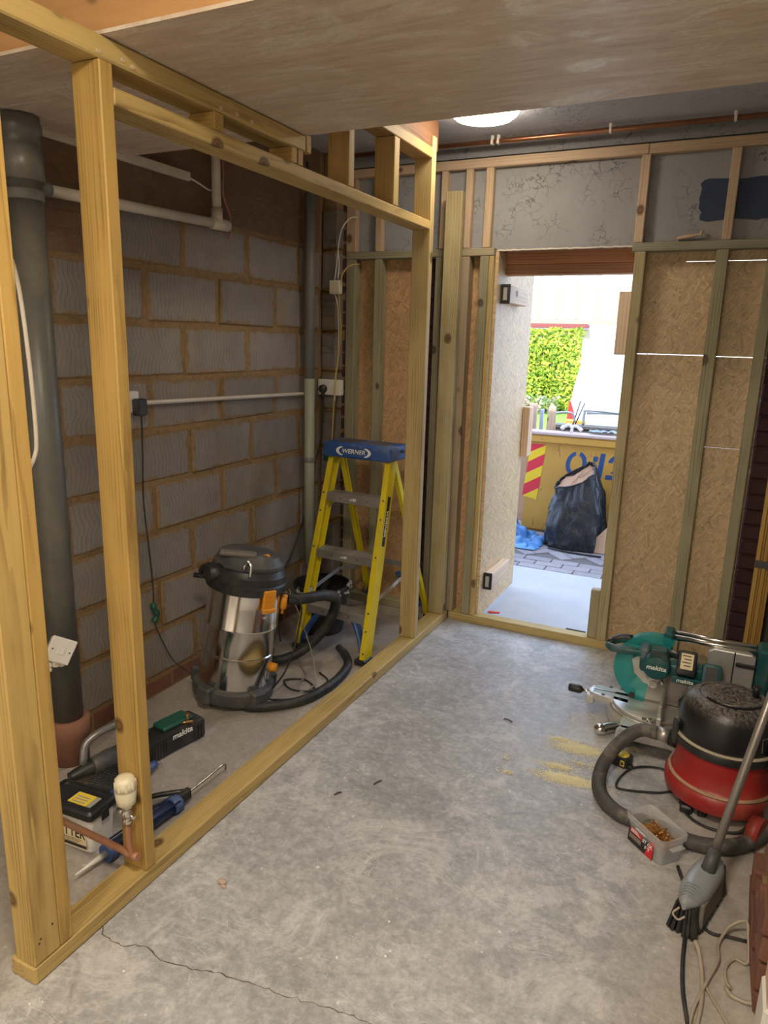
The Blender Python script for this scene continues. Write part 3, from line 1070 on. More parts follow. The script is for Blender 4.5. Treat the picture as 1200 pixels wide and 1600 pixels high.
# the chipboard door, open outwards -------------------------------------------
door = struct('door_1', 'chipboard door swung open outwards with short timber ledges', (-1.19, 3.735, 0.0))
m = MB()
m.box(-0.018, 0.0, 0.0, 0.718, 0.022, 2.04, 0.001)
d_ = m.build('door_leaf', OSB_DOOR, door)
d_.color = (1.0, 0.98, 0.93, 1)
timber('ledge', door, (-1.189, -1.142, 3.82, 4.16, 1.785, 1.876), PALEWOOD, (1.02, 1.02, 1.0, 1))
timber('ledge', door, (-1.189, -1.142, 3.82, 4.16, 0.185, 0.276), PALEWOOD, (1.1, 1.12, 1.1, 1))
timber('ledge', door, (-1.189, -1.144, 4.405, 4.50, 0.885, 1.195), PALEWOOD, (1.0, 0.95, 0.85, 1))
for z in (1.83, 0.23):
    m = MB()
    m.box(0.001, 0.05, 0.070, 0.082, z - 0.05, z + 0.05, 0.002)
    h = m.build('hinge', BLACK, door)
    m = MB()
    m.box(0.014, 0.036, 0.064, 0.0695, z - 0.032, z + 0.032, 0.001)
    m.build('hinge_plate', ALU, h)
    m = MB()
    m.box(-0.035, -0.019, -0.02, 0.05, z - 0.05, z + 0.05, 0.002)
    m.build('hinge', BLACK, door)

# stud partition --------------------------------------------------------------
XS0, XS1 = -1.450, -1.361
frame = thing('stud_partition', 'yellow treated timber stud frame with an open header rail, left of the concrete floor', 'frame', (-1.405, 0.925, 0.0))
timber('sole_plate', frame, (XS0, XS1, 0.925, 3.695, 0.0, 0.052), TREATED, (0.92, 0.88, 0.68, 1), 0.006)
timber('stud', frame, (XS0 + 0.02, XS1, 0.928, 1.0025, 0.053, 2.159), TREATED, (0.95, 0.87, 0.60, 1))
timber('stud', frame, (XS0, XS1, 1.0035, 1.0425, 0.053, 2.159), TREATED, YEL)
timber('stud', frame, (XS0, XS1, 1.298, 1.337, 0.053, 2.159), TREATED, YEL)
timber('stud', frame, (XS0, XS1, 3.214, 3.256, 0.053, 2.47), TREATED, NEU)
timber('stud', frame, (XS0, XS1, 3.612, 3.652, 0.053, 2.315), TREATED, (0.80, 0.88, 1.05, 1))
timber('top_plate', frame, (XS0, XS1, 0.30, 2.153, 2.160, 2.208), TREATED, (0.98, 0.96, 0.78, 1), 0.004)
timber('header_rail', frame, (XS0, XS1, 1.338, 3.213, 2.073, 2.112), TREATED, (1.0, 0.95, 0.76, 1))
timber('cripple_stud', frame, (XS0, XS1, 1.692, 1.731, 2.113, 2.159), TREATED, YEL, 0.002)
timber('cripple_stud', frame, (XS0, XS1, 2.070, 2.100, 2.113, 2.159), TREATED, YEL, 0.002)
timber('cripple_stud', frame, (XS0, XS1, 2.106, 2.136, 2.113, 2.159), TREATED, YEL, 0.002)
timber('cripple_stud', frame, (XS0, XS1, 2.440, 2.482, 2.113, 2.548), TREATED, (1, 0.95, 0.8, 1))
timber('cripple_stud', frame, (XS0, XS1, 2.815, 2.866, 2.113, 2.373), TREATED, (1, 0.95, 0.8, 1))
timber('upper_plate', frame, (XS0, XS1, 2.50, 3.213, 2.374, 2.419), TREATED, (0.72, 0.62, 0.5, 1))
timber('upper_joist', frame, (XS0 + 0.01, XS1 - 0.012, 2.50, 3.30, 2.420, 2.548), OLDWOOD, (0.55, 0.5, 0.42, 1))
# splits and screw holes on the top plate
m = MB()
for y in (1.30, 1.37, 1.40, 1.72, 1.79, 1.86):
    m.sphere((XS1 - frame.location.x + 0.001, y - frame.location.y, 2.176 + random.uniform(-0.006, 0.006)), 0.006, 7, 5, (0.4, 1.4, 0.9))
build_each(m, 'torn_fibres', PALEWOOD, frame)
m = MB()
for y, z in ((0.945, 0.11), (0.985, 0.135), (0.95, 0.12)):
    m.cyl((XS1 - frame.location.x - 0.002, y - frame.location.y, z), (XS1 - frame.location.x + 0.0006, y - frame.location.y, z), 0.003, n=8)
build_each(m, 'screw_head', BLACK, frame)

# ceiling lights -----------------------------------------------------------


def round_light(loc, label, r=0.15, mat=None):
    t = thing('ceiling_light', label, 'light', loc)
    m = MB()
    m.sm = True
    m.lathe([(r * 1.0, 0.0), (r * 1.0, -0.012), (r * 0.985, -0.016)], 40, None, True, True)
    m.build('housing', WHITE, t)
    m = MB()
    m.sm = True
    m.lathe([(0.001, -0.062), (r * 0.5, -0.058), (r * 0.82, -0.045), (r * 0.95, -0.030), (r * 0.985, -0.0165)], 32, None, False, False)
    m.build('diffuser', mat or LAMPMAT, t)
    return t


round_light((-1.115, 3.175, 2.5495), 'lit round white ceiling light beyond the lowered plywood')
round_light((-0.35, 0.35, 2.5345), 'added round white fill light above the viewpoint, unseen', 0.19, LAMPMAT_FILL)  # this and the next: fill lights added out of view
round_light((-0.75, -1.3, 2.5345), 'added round white fill light behind the viewpoint, unseen', 0.19, LAMPMAT_FILL)
# ------------------------------------------------------------------ pipes, trunking, wiring

# large soil pipe at the left
t = thing('soil_pipe', 'thick dark grey soil pipe rising beside the block wall at far left', 'pipe', (-2.088, 1.655, 0.0))
m = MB()
m.sm = True
m.cyl((0, 0, 0.175), (0, 0, 2.10), 0.055, n=28)
m.build('pipe', PVC_GREY, t)
m = MB()
m.sm = True
m.lathe([(0.056, 2.02), (0.064, 2.025), (0.064, 2.115), (0.0585, 2.12), (0.0585, 2.15), (0.066, 2.155), (0.066, 2.185), (0.062, 2.19), (0.062, 2.208)], 28)
m.build('socket_collar', PVC_GREY, t)
m = MB()
m.sm = True
m.lathe([(0.0565, 1.965), (0.059, 1.967), (0.059, 1.995), (0.0565, 1.997)], 28)
m.build('pipe_band', PVC_MID, t)
m = MB()
m.sm = True
m.lathe([(0.066, 0.0), (0.066, 0.10), (0.076, 0.112), (0.078, 0.17), (0.070, 0.176), (0.0565, 0.176)], 24)
m.build('clay_socket', CLAY, t)

# white waste pipe
t = thing('waste_pipe', 'white plastic waste pipe along the block wall turning up at an elbow', 'pipe', (-2.12, 1.72, 2.02))
m = MB()
m.sm = True
m.cyl((0.0, 0.05, 0.0), (0, 0.915, 0.025), 0.0195, n=18)
m.build('horizontal_pipe', PVC_WHITE, t)
m = MB()
m.sm = True
m.cyl((0, 0.0, 0.0), (0, 0.055, 0.001), 0.024, n=18)
m.build('grey_socket', PVC_MID, t)
m = MB()
m.sm = True
m.cyl((0, 0.915, 0.08), (0, 0.915, 0.50), 0.0195, n=18)
m.build('upright_pipe', PVC_WHITE, t)
m = MB()
m.sm = True
m.cyl((0, 0.875, 0.0235), (0, 0.985, 0.027), 0.0245, n=18)
m.cyl((0, 0.915, 0.028), (0, 0.915, 0.088), 0.0245, n=18)
m.build('tee_elbow', PVC_WHITE, t)
m = MB()
m.sm = True
m.cyl((0, 0.9855, 0.027), (0, 1.0, 0.0275), 0.015, n=14)
m.build('end_plug', DARKGREY, t)

m = MB()
m.sm = True
m.tube([(-2.135, 2.66, 2.42), (-2.135, 2.70, 2.30), (-2.138, 2.70, 2.18), (-2.138, 2.745, 2.09), (-2.14, 2.75, 2.02), (-2.14, 2.735, 2.0)], 0.006, 7)
tag(m.build('brown_cable', COPPER_OLD), 'brown cable hanging beside the white waste pipe elbow', 'cable')

# upper trunking
t = thing('cable_trunking', 'white mini trunking running high along the block wall', 'trunking', (-2.1565, 1.72, 2.19))
m = MB()
m.box(0.0, 0.016, 0.0, 0.775, 0.0, 0.036, 0.002)
m.build('trunking_body', PVC_WHITE, t)
m = MB()
m.box(0.0162, 0.0185, 0.0, 0.775, 0.002, 0.034, 0.001)
m.build('trunking_lid', PVC_WHITE, t)
m = MB()
m.sm = True
m.tube([(0.008, 0.77, 0.016), (0.010, 0.83, 0.005), (0.010, 0.90, -0.01), (0.010, 0.93, 0.0)], 0.004, 6)
m.build('cable_tail', WHITE, t)

# middle trunking with a socket box at its left end
t = thing('cable_trunking', 'white mini trunking running level across the middle of the block wall', 'trunking', (-2.1565, 2.14, 1.298))
m = MB()
m.bar((0.010, 0.03, 0.002), (0.010, 1.215, -0.020), 0.016, 0.027, (1, 0, 0), 0.0015)
m.build('trunking_body', PVC_WHITE, t)
m = MB()
m.bar((0.0195, 0.03, 0.002), (0.0195, 1.215, -0.020), 0.002, 0.023, (1, 0, 0), 0.0008)
m.build('trunking_lid', WHITE, t)
t = thing('socket_outlet', 'white wall socket half hidden by the second stud, black plug in it', 'socket', (-2.1565, 2.09, 1.30))
m = MB()
m.box(0, 0.03, -0.10, 0.045, -0.035, 0.05, 0.004)
m.build('socket_box', WHITE, t)

t = thing('plug_lead', 'black plug and thin black lead with a green connector hanging down the block wall', 'cable', (-2.125, 2.115, 1.30))
m = MB()
m.box(0.0, 0.036, -0.026, 0.026, -0.045, 0.022, 0.008, None, 2)
m.build('plug', BLACK, t)
m = MB()
m.sm = True
m.tube([(0.018, 0.005, -0.04), (0.012, 0.012, -0.10), (0.0, 0.02, -0.20), (-0.01, 0.022, -0.40), (-0.012, 0.04, -0.60), (-0.012, 0.052, -0.78), (-0.012, 0.05, -0.86)], 0.0035, 6)
m.build('lead', BLACKRUB, t)
m = MB()
m.sm = True
m.tube([(-0.012, 0.05, -0.85), (-0.004, 0.042, -0.875), (-0.004, 0.058, -0.905), (-0.008, 0.045, -0.935)], 0.012, 8, rf=lambda i, u: 0.008 + 0.007 * abs(math.sin(u * 2.6 * PI)))
m.build('green_connector', GREENPL, t)
m = MB()
m.sm = True
m.tube([(-0.008, 0.045, -0.93), (-0.012, 0.06, -0.97), (0.0, 0.09, -1.06), (0.02, 0.12, -1.14), (0.06, 0.15, -1.19), (0.10, 0.17, -1.225), (0.16, 0.19, -1.29)], 0.003, 6)
m.build('lead', BLACKRUB, t)

# corner down pipe in two greys
t = thing('corner_pipe', 'grey pipe in the corner, pale green grey in its lower half', 'pipe', (-2.108, 3.372, 0.0))
m = MB()
m.sm = True
m.cyl((0, 0, 0.30), (0, 0, 1.36), 0.0285, n=20)
m.build('lower_pipe', PVC_GREEN, t)
m = MB()
m.sm = True
m.cyl((0, 0, 1.361), (0, 0, 2.30), 0.0265, n=20)
m.build('upper_pipe', PVC_MID, t)
m = MB()
m.sm = True
m.tube([(0.0, 0.0, 2.18), (-0.006, -0.002, 2.30), (-0.01, -0.01, 2.45)], 0.006, 6)
m.build('cable', BLACKRUB, t)
m = MB()
m.sm = True
m.lathe([(0.031, 0.9), (0.033, 0.902), (0.033, 0.925), (0.031, 0.927)], 20)
m.build('pipe_clip', PVC_MID, t)

# junction box and wiring on the corner return
YW = 3.572
t = thing('junction_box', 'small white junction box with wires high in the left corner', 'junction box', (-2.056, YW, 1.852))
m = MB()
m.box(-0.034, 0.034, -0.028, 0.0, -0.036, 0.036, 0.003)
m.build('box_body', WHITE, t)
m = MB()
m.box(-0.030, 0.030, -0.032, -0.0285, -0.030, 0.030, 0.002)
m.build('box_lid', CREAM, t)
m = MB()
m.sm = True
m.tube([(0.01, -0.012, 0.03), (0.018, -0.012, 0.12), (0.01, -0.01, 0.20), (0.03, -0.008, 0.30), (0.06, 0.03, 0.36), (0.075, 0.08, 0.372)], 0.0035, 6)
m.tube([(-0.01, -0.012, 0.03), (0.0, -0.012, 0.10), (0.012, -0.012, 0.20)], 0.003, 6)
m.build('white_cable', WHITE, t)
m = MB()
m.sm = True
m.tube([(0.03, -0.015, 0.0), (0.045, -0.02, 0.07), (0.07, 0.02, 0.115), (0.09, 0.09, 0.13)], 0.004, 6)
m.build('yellow_cable', YELCABLE, t)
m = MB()
m.sm = True
m.tube([(-0.01, -0.014, -0.03), (0.012, -0.014, -0.09), (0.02, -0.012, -0.22), (0.022, -0.02, -0.36), (0.014, -0.035, -0.50), (0.016, -0.04, -0.62)], 0.0032, 6)
m.build('white_cable', WHITE, t)
m = MB()
m.sm = True
m.tube([(0.02, -0.014, -0.03), (0.026, -0.014, -0.12), (0.034, -0.012, -0.24), (0.026, -0.03, -0.40), (0.02, -0.05, -0.56), (0.012, -0.05, -0.72), (0.0, -0.04, -0.90), (0.0, -0.03, -1.06)], 0.004, 6)
m.build('yellow_cable', YELCABLE, t)
t = thing('double_socket', 'white double socket with black plug beside the corner pipe', 'socket', (-2.078, YW, 1.308))
m = MB()
m.box(-0.073, 0.073, -0.032, 0.0, -0.043, 0.043, 0.004)
m.build('back_box', WHITE, t)
m = MB()
m.box(-0.073, 0.073, -0.040, -0.0325, -0.043, 0.043, 0.003)
m.build('face_plate', WHITE, t)
m = MB()
m.box(0.012, 0.024, -0.043, -0.0405, -0.002, 0.018, 0.001)
m.box(-0.058, -0.046, -0.043, -0.0405, -0.002, 0.018, 0.001)
build_each(m, 'rocker_switch', WHITE, t)
t = thing('plug_lead', 'black plug and lead dropping from the double socket beside the corner pipe', 'cable', (-2.108, YW - 0.041, 1.30))
m = MB()
m.sm = True
m.lathe([(0.018, 0), (0.024, 0.01), (0.022, 0.03), (0.010, 0.036)], 12, RX(90))
m.cyl((0, -0.016, -0.012), (0.002, -0.02, -0.06), 0.012, 0.005, 10)
m.build('plug', BLACK, t)
m = MB()
m.sm = True
m.tube([(0.002, -0.02, -0.05), (0.002, -0.02, -0.18), (-0.006, -0.03, -0.30), (-0.034, -0.06, -0.45), (-0.034, -0.11, -0.60), (-0.034, -0.16, -0.72), (-0.036, -0.22, -0.82), (-0.036, -0.30, -0.93), (-0.03, -0.42, -1.03), (0.02, -0.50, -1.12), (0.06, -0.56, -1.22), (0.10, -0.60, -1.294)], 0.0042, 7)
m.build('lead', BLACKRUB, t)
t = thing('cable_connector', 'small dark green connector hanging on the wall above the ladder left side', 'connector', (-2.055, 3.54, 0.93))
m = MB()
m.box(-0.03, 0.03, -0.02, 0.012, -0.03, 0.035, 0.008)
m.box(-0.055, -0.025, -0.016, 0.008, -0.035, -0.005, 0.005)
m.box(0.02, 0.045, -0.016, 0.008, -0.04, 0.0, 0.005)
m.build('connector_body', GREENPL, t)
m = MB()
m.sm = True
m.tube([(0.0, -0.005, 0.03), (0.012, -0.01, 0.12), (0.018, 0.0, 0.24), (0.016, 0.02, 0.33)], 0.003, 6)
m.build('lead', BLACKRUB, t)

# copper pipe and clips under the upper ceiling
t = thing('copper_pipe', 'long copper pipe in white clips just under the upper ceiling', 'pipe', (-2.1, 3.60, 2.522))
m = MB()
m.sm = True
m.cyl((0, 0, 0), (2.42, 0, 0), 0.0115, n=14)
m.build('pipe', COPPER, t)
for x in (0.38, 0.885, 0.915, 1.44, 1.95):
    m = MB()
    m.box(x - 0.006, x + 0.006, -0.014, 0.014, -0.014, 0.010, 0.002)
    m.cyl((x, 0, 0.010), (x, 0, 0.027), 0.009, n=10)
    m.build('pipe_clip', WHITE, t)

# radiator tail with white thermostatic valve, coming through beside the second stud
t = thing('radiator_valve', 'cream thermostatic radiator valve on a copper tail at the foot of the second stud', 'valve', (-1.392, 1.272, 0.12))
m = MB()
m.sm = True
m.tube([(-0.33, 0, 0.012), (0.0, 0, 0.0), (0.028, 0, 0.0)], 0.0105, 12, smooth=False)
m.build('copper_tail', COPPER_OLD, t)
m = MB()
m.sm = True
m.tube([(0.008, 0.0, 0.0), (0.002, -0.004, 0.03), (-0.002, -0.002, 0.055), (-0.003, 0, 0.10)], 0.0085, 12)
m.cyl((0.005, 0, -0.002), (0.03, 0, 0.0), 0.0125, n=12)
m.build('copper_riser', COPPER_OLD, t)
m = MB()
m.sm = True
m.lathe([(0.0125, 0.098), (0.0125, 0.112), (0.010, 0.114), (0.010, 0.122), (0.0155, 0.124), (0.0155, 0.138), (0.012, 0.14), (0.012, 0.15), (0.017, 0.152), (0.017, 0.163)], 16, T(-0.003, 0, 0))
m.cyl((-0.003, 0, 0.133), (-0.035, -0.004, 0.133), 0.009, n=10)
m.cyl((-0.003, 0, 0.131), (0.024, 0.0, 0.125), 0.005, n=8)
m.build('brass_body', CHROME, t)
m = MB()
m.sm = True
prof = [(0.018, 0.160), (0.026, 0.166), (0.0285, 0.185), (0.030, 0.205), (0.0285, 0.212), (0.030, 0.2125), (0.029, 0.232), (0.024, 0.246), (0.013, 0.250), (0.001, 0.2505)]
m.lathe(prof, 24, T(-0.003, 0, 0))
v = m.build('valve_head', CREAM, t)
m = MB()
for k in range(9):
    a = 2 * PI * k / 9
    m.cbox((0, 0, 0), (0.004, 0.006, 0.026), 0.0015, T(-0.003 + 0.0285 * math.cos(a), 0.0285 * math.sin(a), 0.226) @ RZ(math.degrees(a)))
m.build('grip_ribs', CREAM, t)

# dangling old switch on the soil pipe
t = thing('light_switch', 'loose tilted white switch plate with broken plaster hanging against the grey soil pipe', 'switch', (-1.985, 1.565, 0.50), (math.radians(-8), math.radians(30), math.radians(62)))
m = MB()
m.box(-0.043, 0.043, -0.012, 0.0, -0.043, 0.043, 0.003)
m.build('switch_plate', WHITE, t)
m = MB()
m.box(-0.012, 0.012, -0.016, -0.0125, -0.014, 0.014, 0.0015)
m.build('rocker', WHITE, t)
m = MB()
m.box(-0.038, 0.038, 0.001, 0.03, -0.038, 0.038, 0.006)
m.build('back_box', PVC_WHITE, t)
m = MB()
m.cyl((-0.03, -0.0115, 0.0), (-0.03, -0.013, 0), 0.003, n=8)
m.cyl((0.03, -0.0115, 0.0), (0.03, -0.013, 0), 0.003, n=8)
build_each(m, 'screw_head', DARKGREY, t)
m = MB()
for q in ((0.01, 0.018, -0.05, 0.016), (-0.012, 0.012, -0.058, 0.013), (0.03, 0.02, -0.047, 0.012), (-0.005, 0.014, -0.075, 0.012)):
    m.sphere(q[:3], q[3], 7, 5, (1.2, 0.8, 0.9))
m.build('plaster_lump', FOAM, t)

# bowed white cable loop behind the first stud
m = MB()
m.sm = True
m.tube([(-1.451, 1.03, 1.83), (-1.53, 1.14, 1.775), (-1.60, 1.228, 1.69), (-1.60, 1.242, 1.50), (-1.60, 1.244, 1.31), (-1.60, 1.232, 1.248), (-1.54, 1.14, 1.20), (-1.451, 1.03, 1.16)], 0.0055, 8)
tag(m.build('cable_loop', PVC_WHITE), 'white cable bowed out beside the first stud in front of the soil pipe', 'cable')
# ------------------------------------------------------------------ step ladder
lad = thing('step_ladder', 'yellow fibreglass step ladder with blue top cap standing behind the stud frame', 'ladder', (-1.70, 2.90, 0.0), (0, 0, math.radians(-3)))


def channel(name, p0, p1, side, depth, fl, parent, t=0.005):
    """C section rail opening inwards; side = -1 left, +1 right"""
    p0, p1 = Vector(p0), Vector(p1)
    z = (p1 - p0).normalized()
    y = (Vector((0, 1, 0)) - z * z.y).normalized()
    x = y.cross(z)
    M = T(*p0) @ Matrix((x, y, z)).transposed().to_4x4()
    L = (p1 - p0).length
    prof = [(0, 0), (-fl, 0), (-fl, t), (-t, t), (-t, depth - t), (-fl, depth - t), (-fl, depth), (0, depth)]
    prof = [(a * side, b) for a, b in prof]
    m = MB()
    m.prism(prof, L, M)
    return m.build(name, YELLOW, parent), M


for s_ in (-1, 1):
    r_, MR = channel('side_rail', (0.213 * s_, 0.0, 0.012), (0.183 * s_, 0.275, 1.0), s_, 0.068, 0.03, lad)
    m = MB()
    for z in (0.05, 0.16, 0.25, 0.53, 0.72, 0.815):
        m.cyl(MR @ Vector((-0.012 * s_, -0.0002, z)), MR @ Vector((-0.012 * s_, -0.004, z)), 0.005, n=8)
    build_each(m, 'rivet', DARKGREY, r_)
    m = MB()
    m.box(min(0.208 * s_, 0.17 * s_) - 0.012, max(0.208 * s_, 0.17 * s_) + 0.012, -0.008, 0.078, 0.0, 0.03, 0.005)
    m.build('rubber_foot', BLACK, lad)
    if s_ == 1:
        M_ = MR @ T(0.0006, 0.036, 0.715)
        m = MB()
        m.cbox((0, 0, 0), (0.001, 0.028, 0.25), 0.0003, M_)
        st = m.build('sticker', LABELBLACK, r_)
        lettering('WERNER', 0.024, WHITEPRINT, st, M_ @ T(0.0008, 0, -0.01) @ RZ(90) @ RX(90) @ RZ(-90), ext=0.0003, shear=0.2, bold=0.0005, sx=1.4)
    channel('rear_rail', (0.205 * s_, 0.745, 0.012), (0.165 * s_, 0.33, 1.0), s_, 0.030, 0.024, lad)
    m = MB()
    m.box(min(0.215 * s_, 0.175 * s_), max(0.215 * s_, 0.175 * s_), 0.735, 0.79, 0.0, 0.03, 0.005)
    m.build('rubber_foot', BLACK, lad)
    m = MB()
    m.bar((0.190 * s_, 0.10, 0.285), (0.187 * s_, 0.40, 0.335), 0.004, 0.022, (0, 0, 1))
    m.bar((0.183 * s_, 0.40, 0.335), (0.187 * s_, 0.64, 0.285), 0.004, 0.022, (0, 0, 1))
    m.cyl((0.178 * s_, 0.40, 0.335), (0.195 * s_, 0.40, 0.335), 0.008, n=10)
    m.build('spreader_bar', ALU, lad)
    m = MB()
    m.sm = True
    rows = []
    for i in range(9):
        u = i / 8
        c_ = Vector((s_ * (0.055 + 0.135 * u ** 0.6), 0.075 - 0.06 * u, 0.215 - 0.185 * u ** 1.25))
        rows.append([c_ + Vector((0, -0.004, 0.016)), c_ + Vector((0, 0.045, 0.016)), c_ + Vector((0, 0.045, -0.014)), c_ + Vector((0, -0.004, -0.014))])
    m.ring_surface(rows)
    m.build('knee_brace', BLUE, lad)
    m = MB()
    m.bar((s_ * 0.125, 0.25, 0.76), (s_ * 0.17, 0.255, 0.715), 0.012, 0.003, (0, 1, 0))
    m.build('step_brace', ALU, lad)
    m = MB()
    m.bar((s_ * 0.06, 0.615, 0.30), (s_ * 0.175, 0.69, 0.09), 0.035, 0.012, (0, 1, 0), 0.003)
    m.build('rear_brace', BLUE, lad)
for z, hw, txt in ((0.235, 0.172, None), (0.515, 0.165, '2'), (0.80, 0.157, '3')):
    y = 0.2783 * z + 0.004
    m = MB()
    m.box(-hw, hw, y - 0.012, y + 0.078, z - 0.006, z, 0.002)
    m.box(-hw, hw, y - 0.012, y - 0.007, z - 0.045, z - 0.0061, 0.001)
    m.box(-hw, hw, y + 0.070, y + 0.0775, z - 0.035, z - 0.0061, 0.001)
    for k in range(6):
        m.box(-hw + 0.004, hw - 0.004, y - 0.004 + k * 0.013, y + 0.001 + k * 0.013, z, z + 0.0018)
    st = m.build('step', ALU, lad)
    m = MB()
    for x in (-0.07, 0.085):
        m.cyl((x, y - 0.0125, z - 0.022), (x, y - 0.015, z - 0.022), 0.004, n=8)
    build_each(m, 'rivet', DARKGREY, st)
    if txt:
        m = MB()
        random.seed(3)
        for k in range(7):
            x = -0.02 + k * 0.006
            m.box(x, x + random.uniform(0.002, 0.006), y - 0.0128, y - 0.0121, z - 0.032 + random.uniform(0, 0.006), z - 0.018 + random.uniform(-0.004, 0.006))
        m.build('worn_sticker', WHITEPRINT, st)
m = MB()
m.bar((-0.19, 0.60, 0.355), (0.19, 0.60, 0.355), 0.004, 0.028, (0, 0, 1))
m.build('rear_bar', ALU, lad)
m = MB()
m.box(-0.197, 0.197, 0.235, 0.425, 0.985, 1.062, 0.012, None, 3)
cap = m.build('top_cap', BLUE, lad, angle=40)
m = MB()
m.box(-0.15, -0.02, 0.27, 0.39, 1.0605, 1.0635, 0.001)
m.box(0.03, 0.15, 0.27, 0.39, 1.0605, 1.0635, 0.001)
m.build('tool_tray', DARKGREY, cap)
lettering('WERNER', 0.030, WHITEPRINT, cap, T(-0.012, 0.2342, 1.022) @ FACE_NY, ext=0.0004, shear=0.2, bold=0.0004, sx=1.15)
m = MB()
for s_ in (-1, 1):
    pts, inn = [], []
    for i in range(13):
        a = math.radians(-62 + 124 * i / 12)
        pts.append((s_ * (0.045 + 0.058 * math.cos(a)) - 0.012, 0.0265 * math.sin(a)))
        inn.append((s_ * (0.038 + 0.048 * math.cos(a)) - 0.012, 0.0225 * math.sin(a)))
    m.prism(pts + inn[::-1], 0.0005, T(0, 0.2342, 1.022) @ RX(90))
build_each(m, 'emblem_arc', WHITEPRINT, cap)
m = MB()
m.sm = True
m.cyl((0.197, 0.36, 1.03), (0.215, 0.36, 1.03), 0.008, n=10)
m.build('hinge_pin', DARKGREY, cap)

# ------------------------------------------------------------------ steel tub vacuum (tilted a little)
ax = Vector((0.62, -0.79, 0)).normalized()
vac = thing('wet_dry_vacuum', 'polished steel drum vacuum with black lid and orange latches, by the block wall', 'vacuum', (-1.868, 2.345, 0.024), Matrix.Rotation(math.radians(-8), 4, ax).to_euler())


def polar(a, r, z):
    a = math.radians(a)
    return Vector((r * math.cos(a), r * math.sin(a), z))


m = MB()
m.sm = True
m.lathe([(0.157, 0.055), (0.157, 0.205), (0.1605, 0.209), (0.1605, 0.214), (0.157, 0.218), (0.157, 0.33), (0.161, 0.336), (0.161, 0.346), (0.157, 0.352), (0.158, 0.505)], 56, None, True, True)
m.build('steel_drum', STEEL, vac, angle=35)
m = MB()
m.sm = True
m.lathe([(0.174, 0.005), (0.178, 0.012), (0.178, 0.058), (0.170, 0.066), (0.1575, 0.068)], 40)
b_ = m.build('base_ring', DARKGREY, vac, angle=40)
for a in (-170, -95, -18, 60, 125):
    m = MB()
    m.cbox((0, 0, 0), (0.05, 0.07, 0.075), 0.01, T(*polar(a, 0.175, 0.040)) @ RZ(a))
    m.build('caster_housing', DARKGREY, b_)
m = MB()
m.sm = True
m.lathe([(0.160, 0.498), (0.174, 0.505), (0.175, 0.538), (0.168, 0.545), (0.166, 0.575), (0.160, 0.582), (0.150, 0.60)], 48)
lid = m.build('lid', BLACK, vac, angle=35)
m = MB()
m.sm = True
rows = []
for z, rx, ry, ox in ((0.588, 0.152, 0.130, 0), (0.615, 0.150, 0.128, 0), (0.625, 0.140, 0.118, 0), (0.648, 0.128, 0.105, -0.004), (0.660, 0.105, 0.085, -0.01), (0.664, 0.06, 0.05, -0.015)):
    rows.append([RZ(38) @ Vector((rx * math.cos(2 * PI * i / 36) + ox, ry * math.sin(2 * PI * i / 36), z)) for i in range(36)])
m.ring_surface(rows)
m.build('motor_head', DARKGREY, vac, angle=30)
m = MB()
m.cbox((-0.055, -0.075, 0.661), (0.155, 0.045, 0.022), 0.009, RZ(38), 2)
m.build('carry_handle', plain('dusty grey grip', (0.17, 0.15, 0.13), 0.6, dirt=((0.28, 0.24, 0.19), 0.5)), vac)
m = MB()
m.cbox((0.058, -0.048, 0.655), (0.045, 0.03, 0.012), 0.004, RZ(38))
m.build('power_switch', ORANGE, vac)
m = MB()
m.sm = True
m.cyl(polar(-112, 0.12, 0.575), polar(-112, 0.198, 0.570), 0.036, 0.034, 18)
m.build('blower_port', BLACK, vac)
m = MB()
m.sm = True
m.tube([polar(-140, 0.165, 0.52), polar(-140, 0.195, 0.54), polar(-130, 0.20, 0.575), polar(-120, 0.18, 0.60)], 0.010, 8)
m.cyl(polar(-143, 0.17, 0.525), polar(-146, 0.225, 0.520), 0.013, 0.011, 10)
m.build('side_grip', BLACK, vac)
m = MB()
m.sm = True
m.tube([polar(-62, 0.145, 0.60), polar(-62, 0.16, 0.63), polar(-58, 0.14, 0.648), polar(-52, 0.15, 0.63), polar(-52, 0.165, 0.59)], 0.006, 8)
m.build('wire_bail', CHROME, vac)
for a in (-20, 150):
    m = MB()
    MM = RZ(a) @ T(0.170, 0, 0)
    m.box(-0.004, 0.012, -0.030, 0.030, 0.446, 0.535, 0.004, MM)
    m.box(0.006, 0.020, -0.033, 0.033, 0.437, 0.458, 0.004, MM)
    for k in range(4):
        m.box(0.012, 0.0145, -0.024, 0.024, 0.47 + k * 0.014, 0.474 + k * 0.014, 0.0, MM)
    m.build('latch', ORANGE, vac)
m = MB()
m.sm = True
m.cyl(polar(-20, 0.156, 0.408), polar(-20, 0.163, 0.408), 0.009, 0.006, 12)
m.build('rivet_button', CHROME, vac)
m = MB()
m.sm = True
MM = RZ(30) @ T(0.158, 0, 0.452) @ RY(90)
m.lathe([(0.034, 0.0), (0.040, 0.004), (0.042, 0.016), (0.034, 0.026), (0.026, 0.028)], 20, MM)
m.cbox((0.035, 0.0, 0.012), (0.05, 0.02, 0.012), 0.004, MM)
m.build('hose_collar', ORANGE, vac)
m = MB()
m.sm = True
m.cyl(polar(22, 0.150, 0.145), polar(22, 0.184, 0.145), 0.022, 0.018, 16)
m.build('drain_plug', ORANGE, vac)
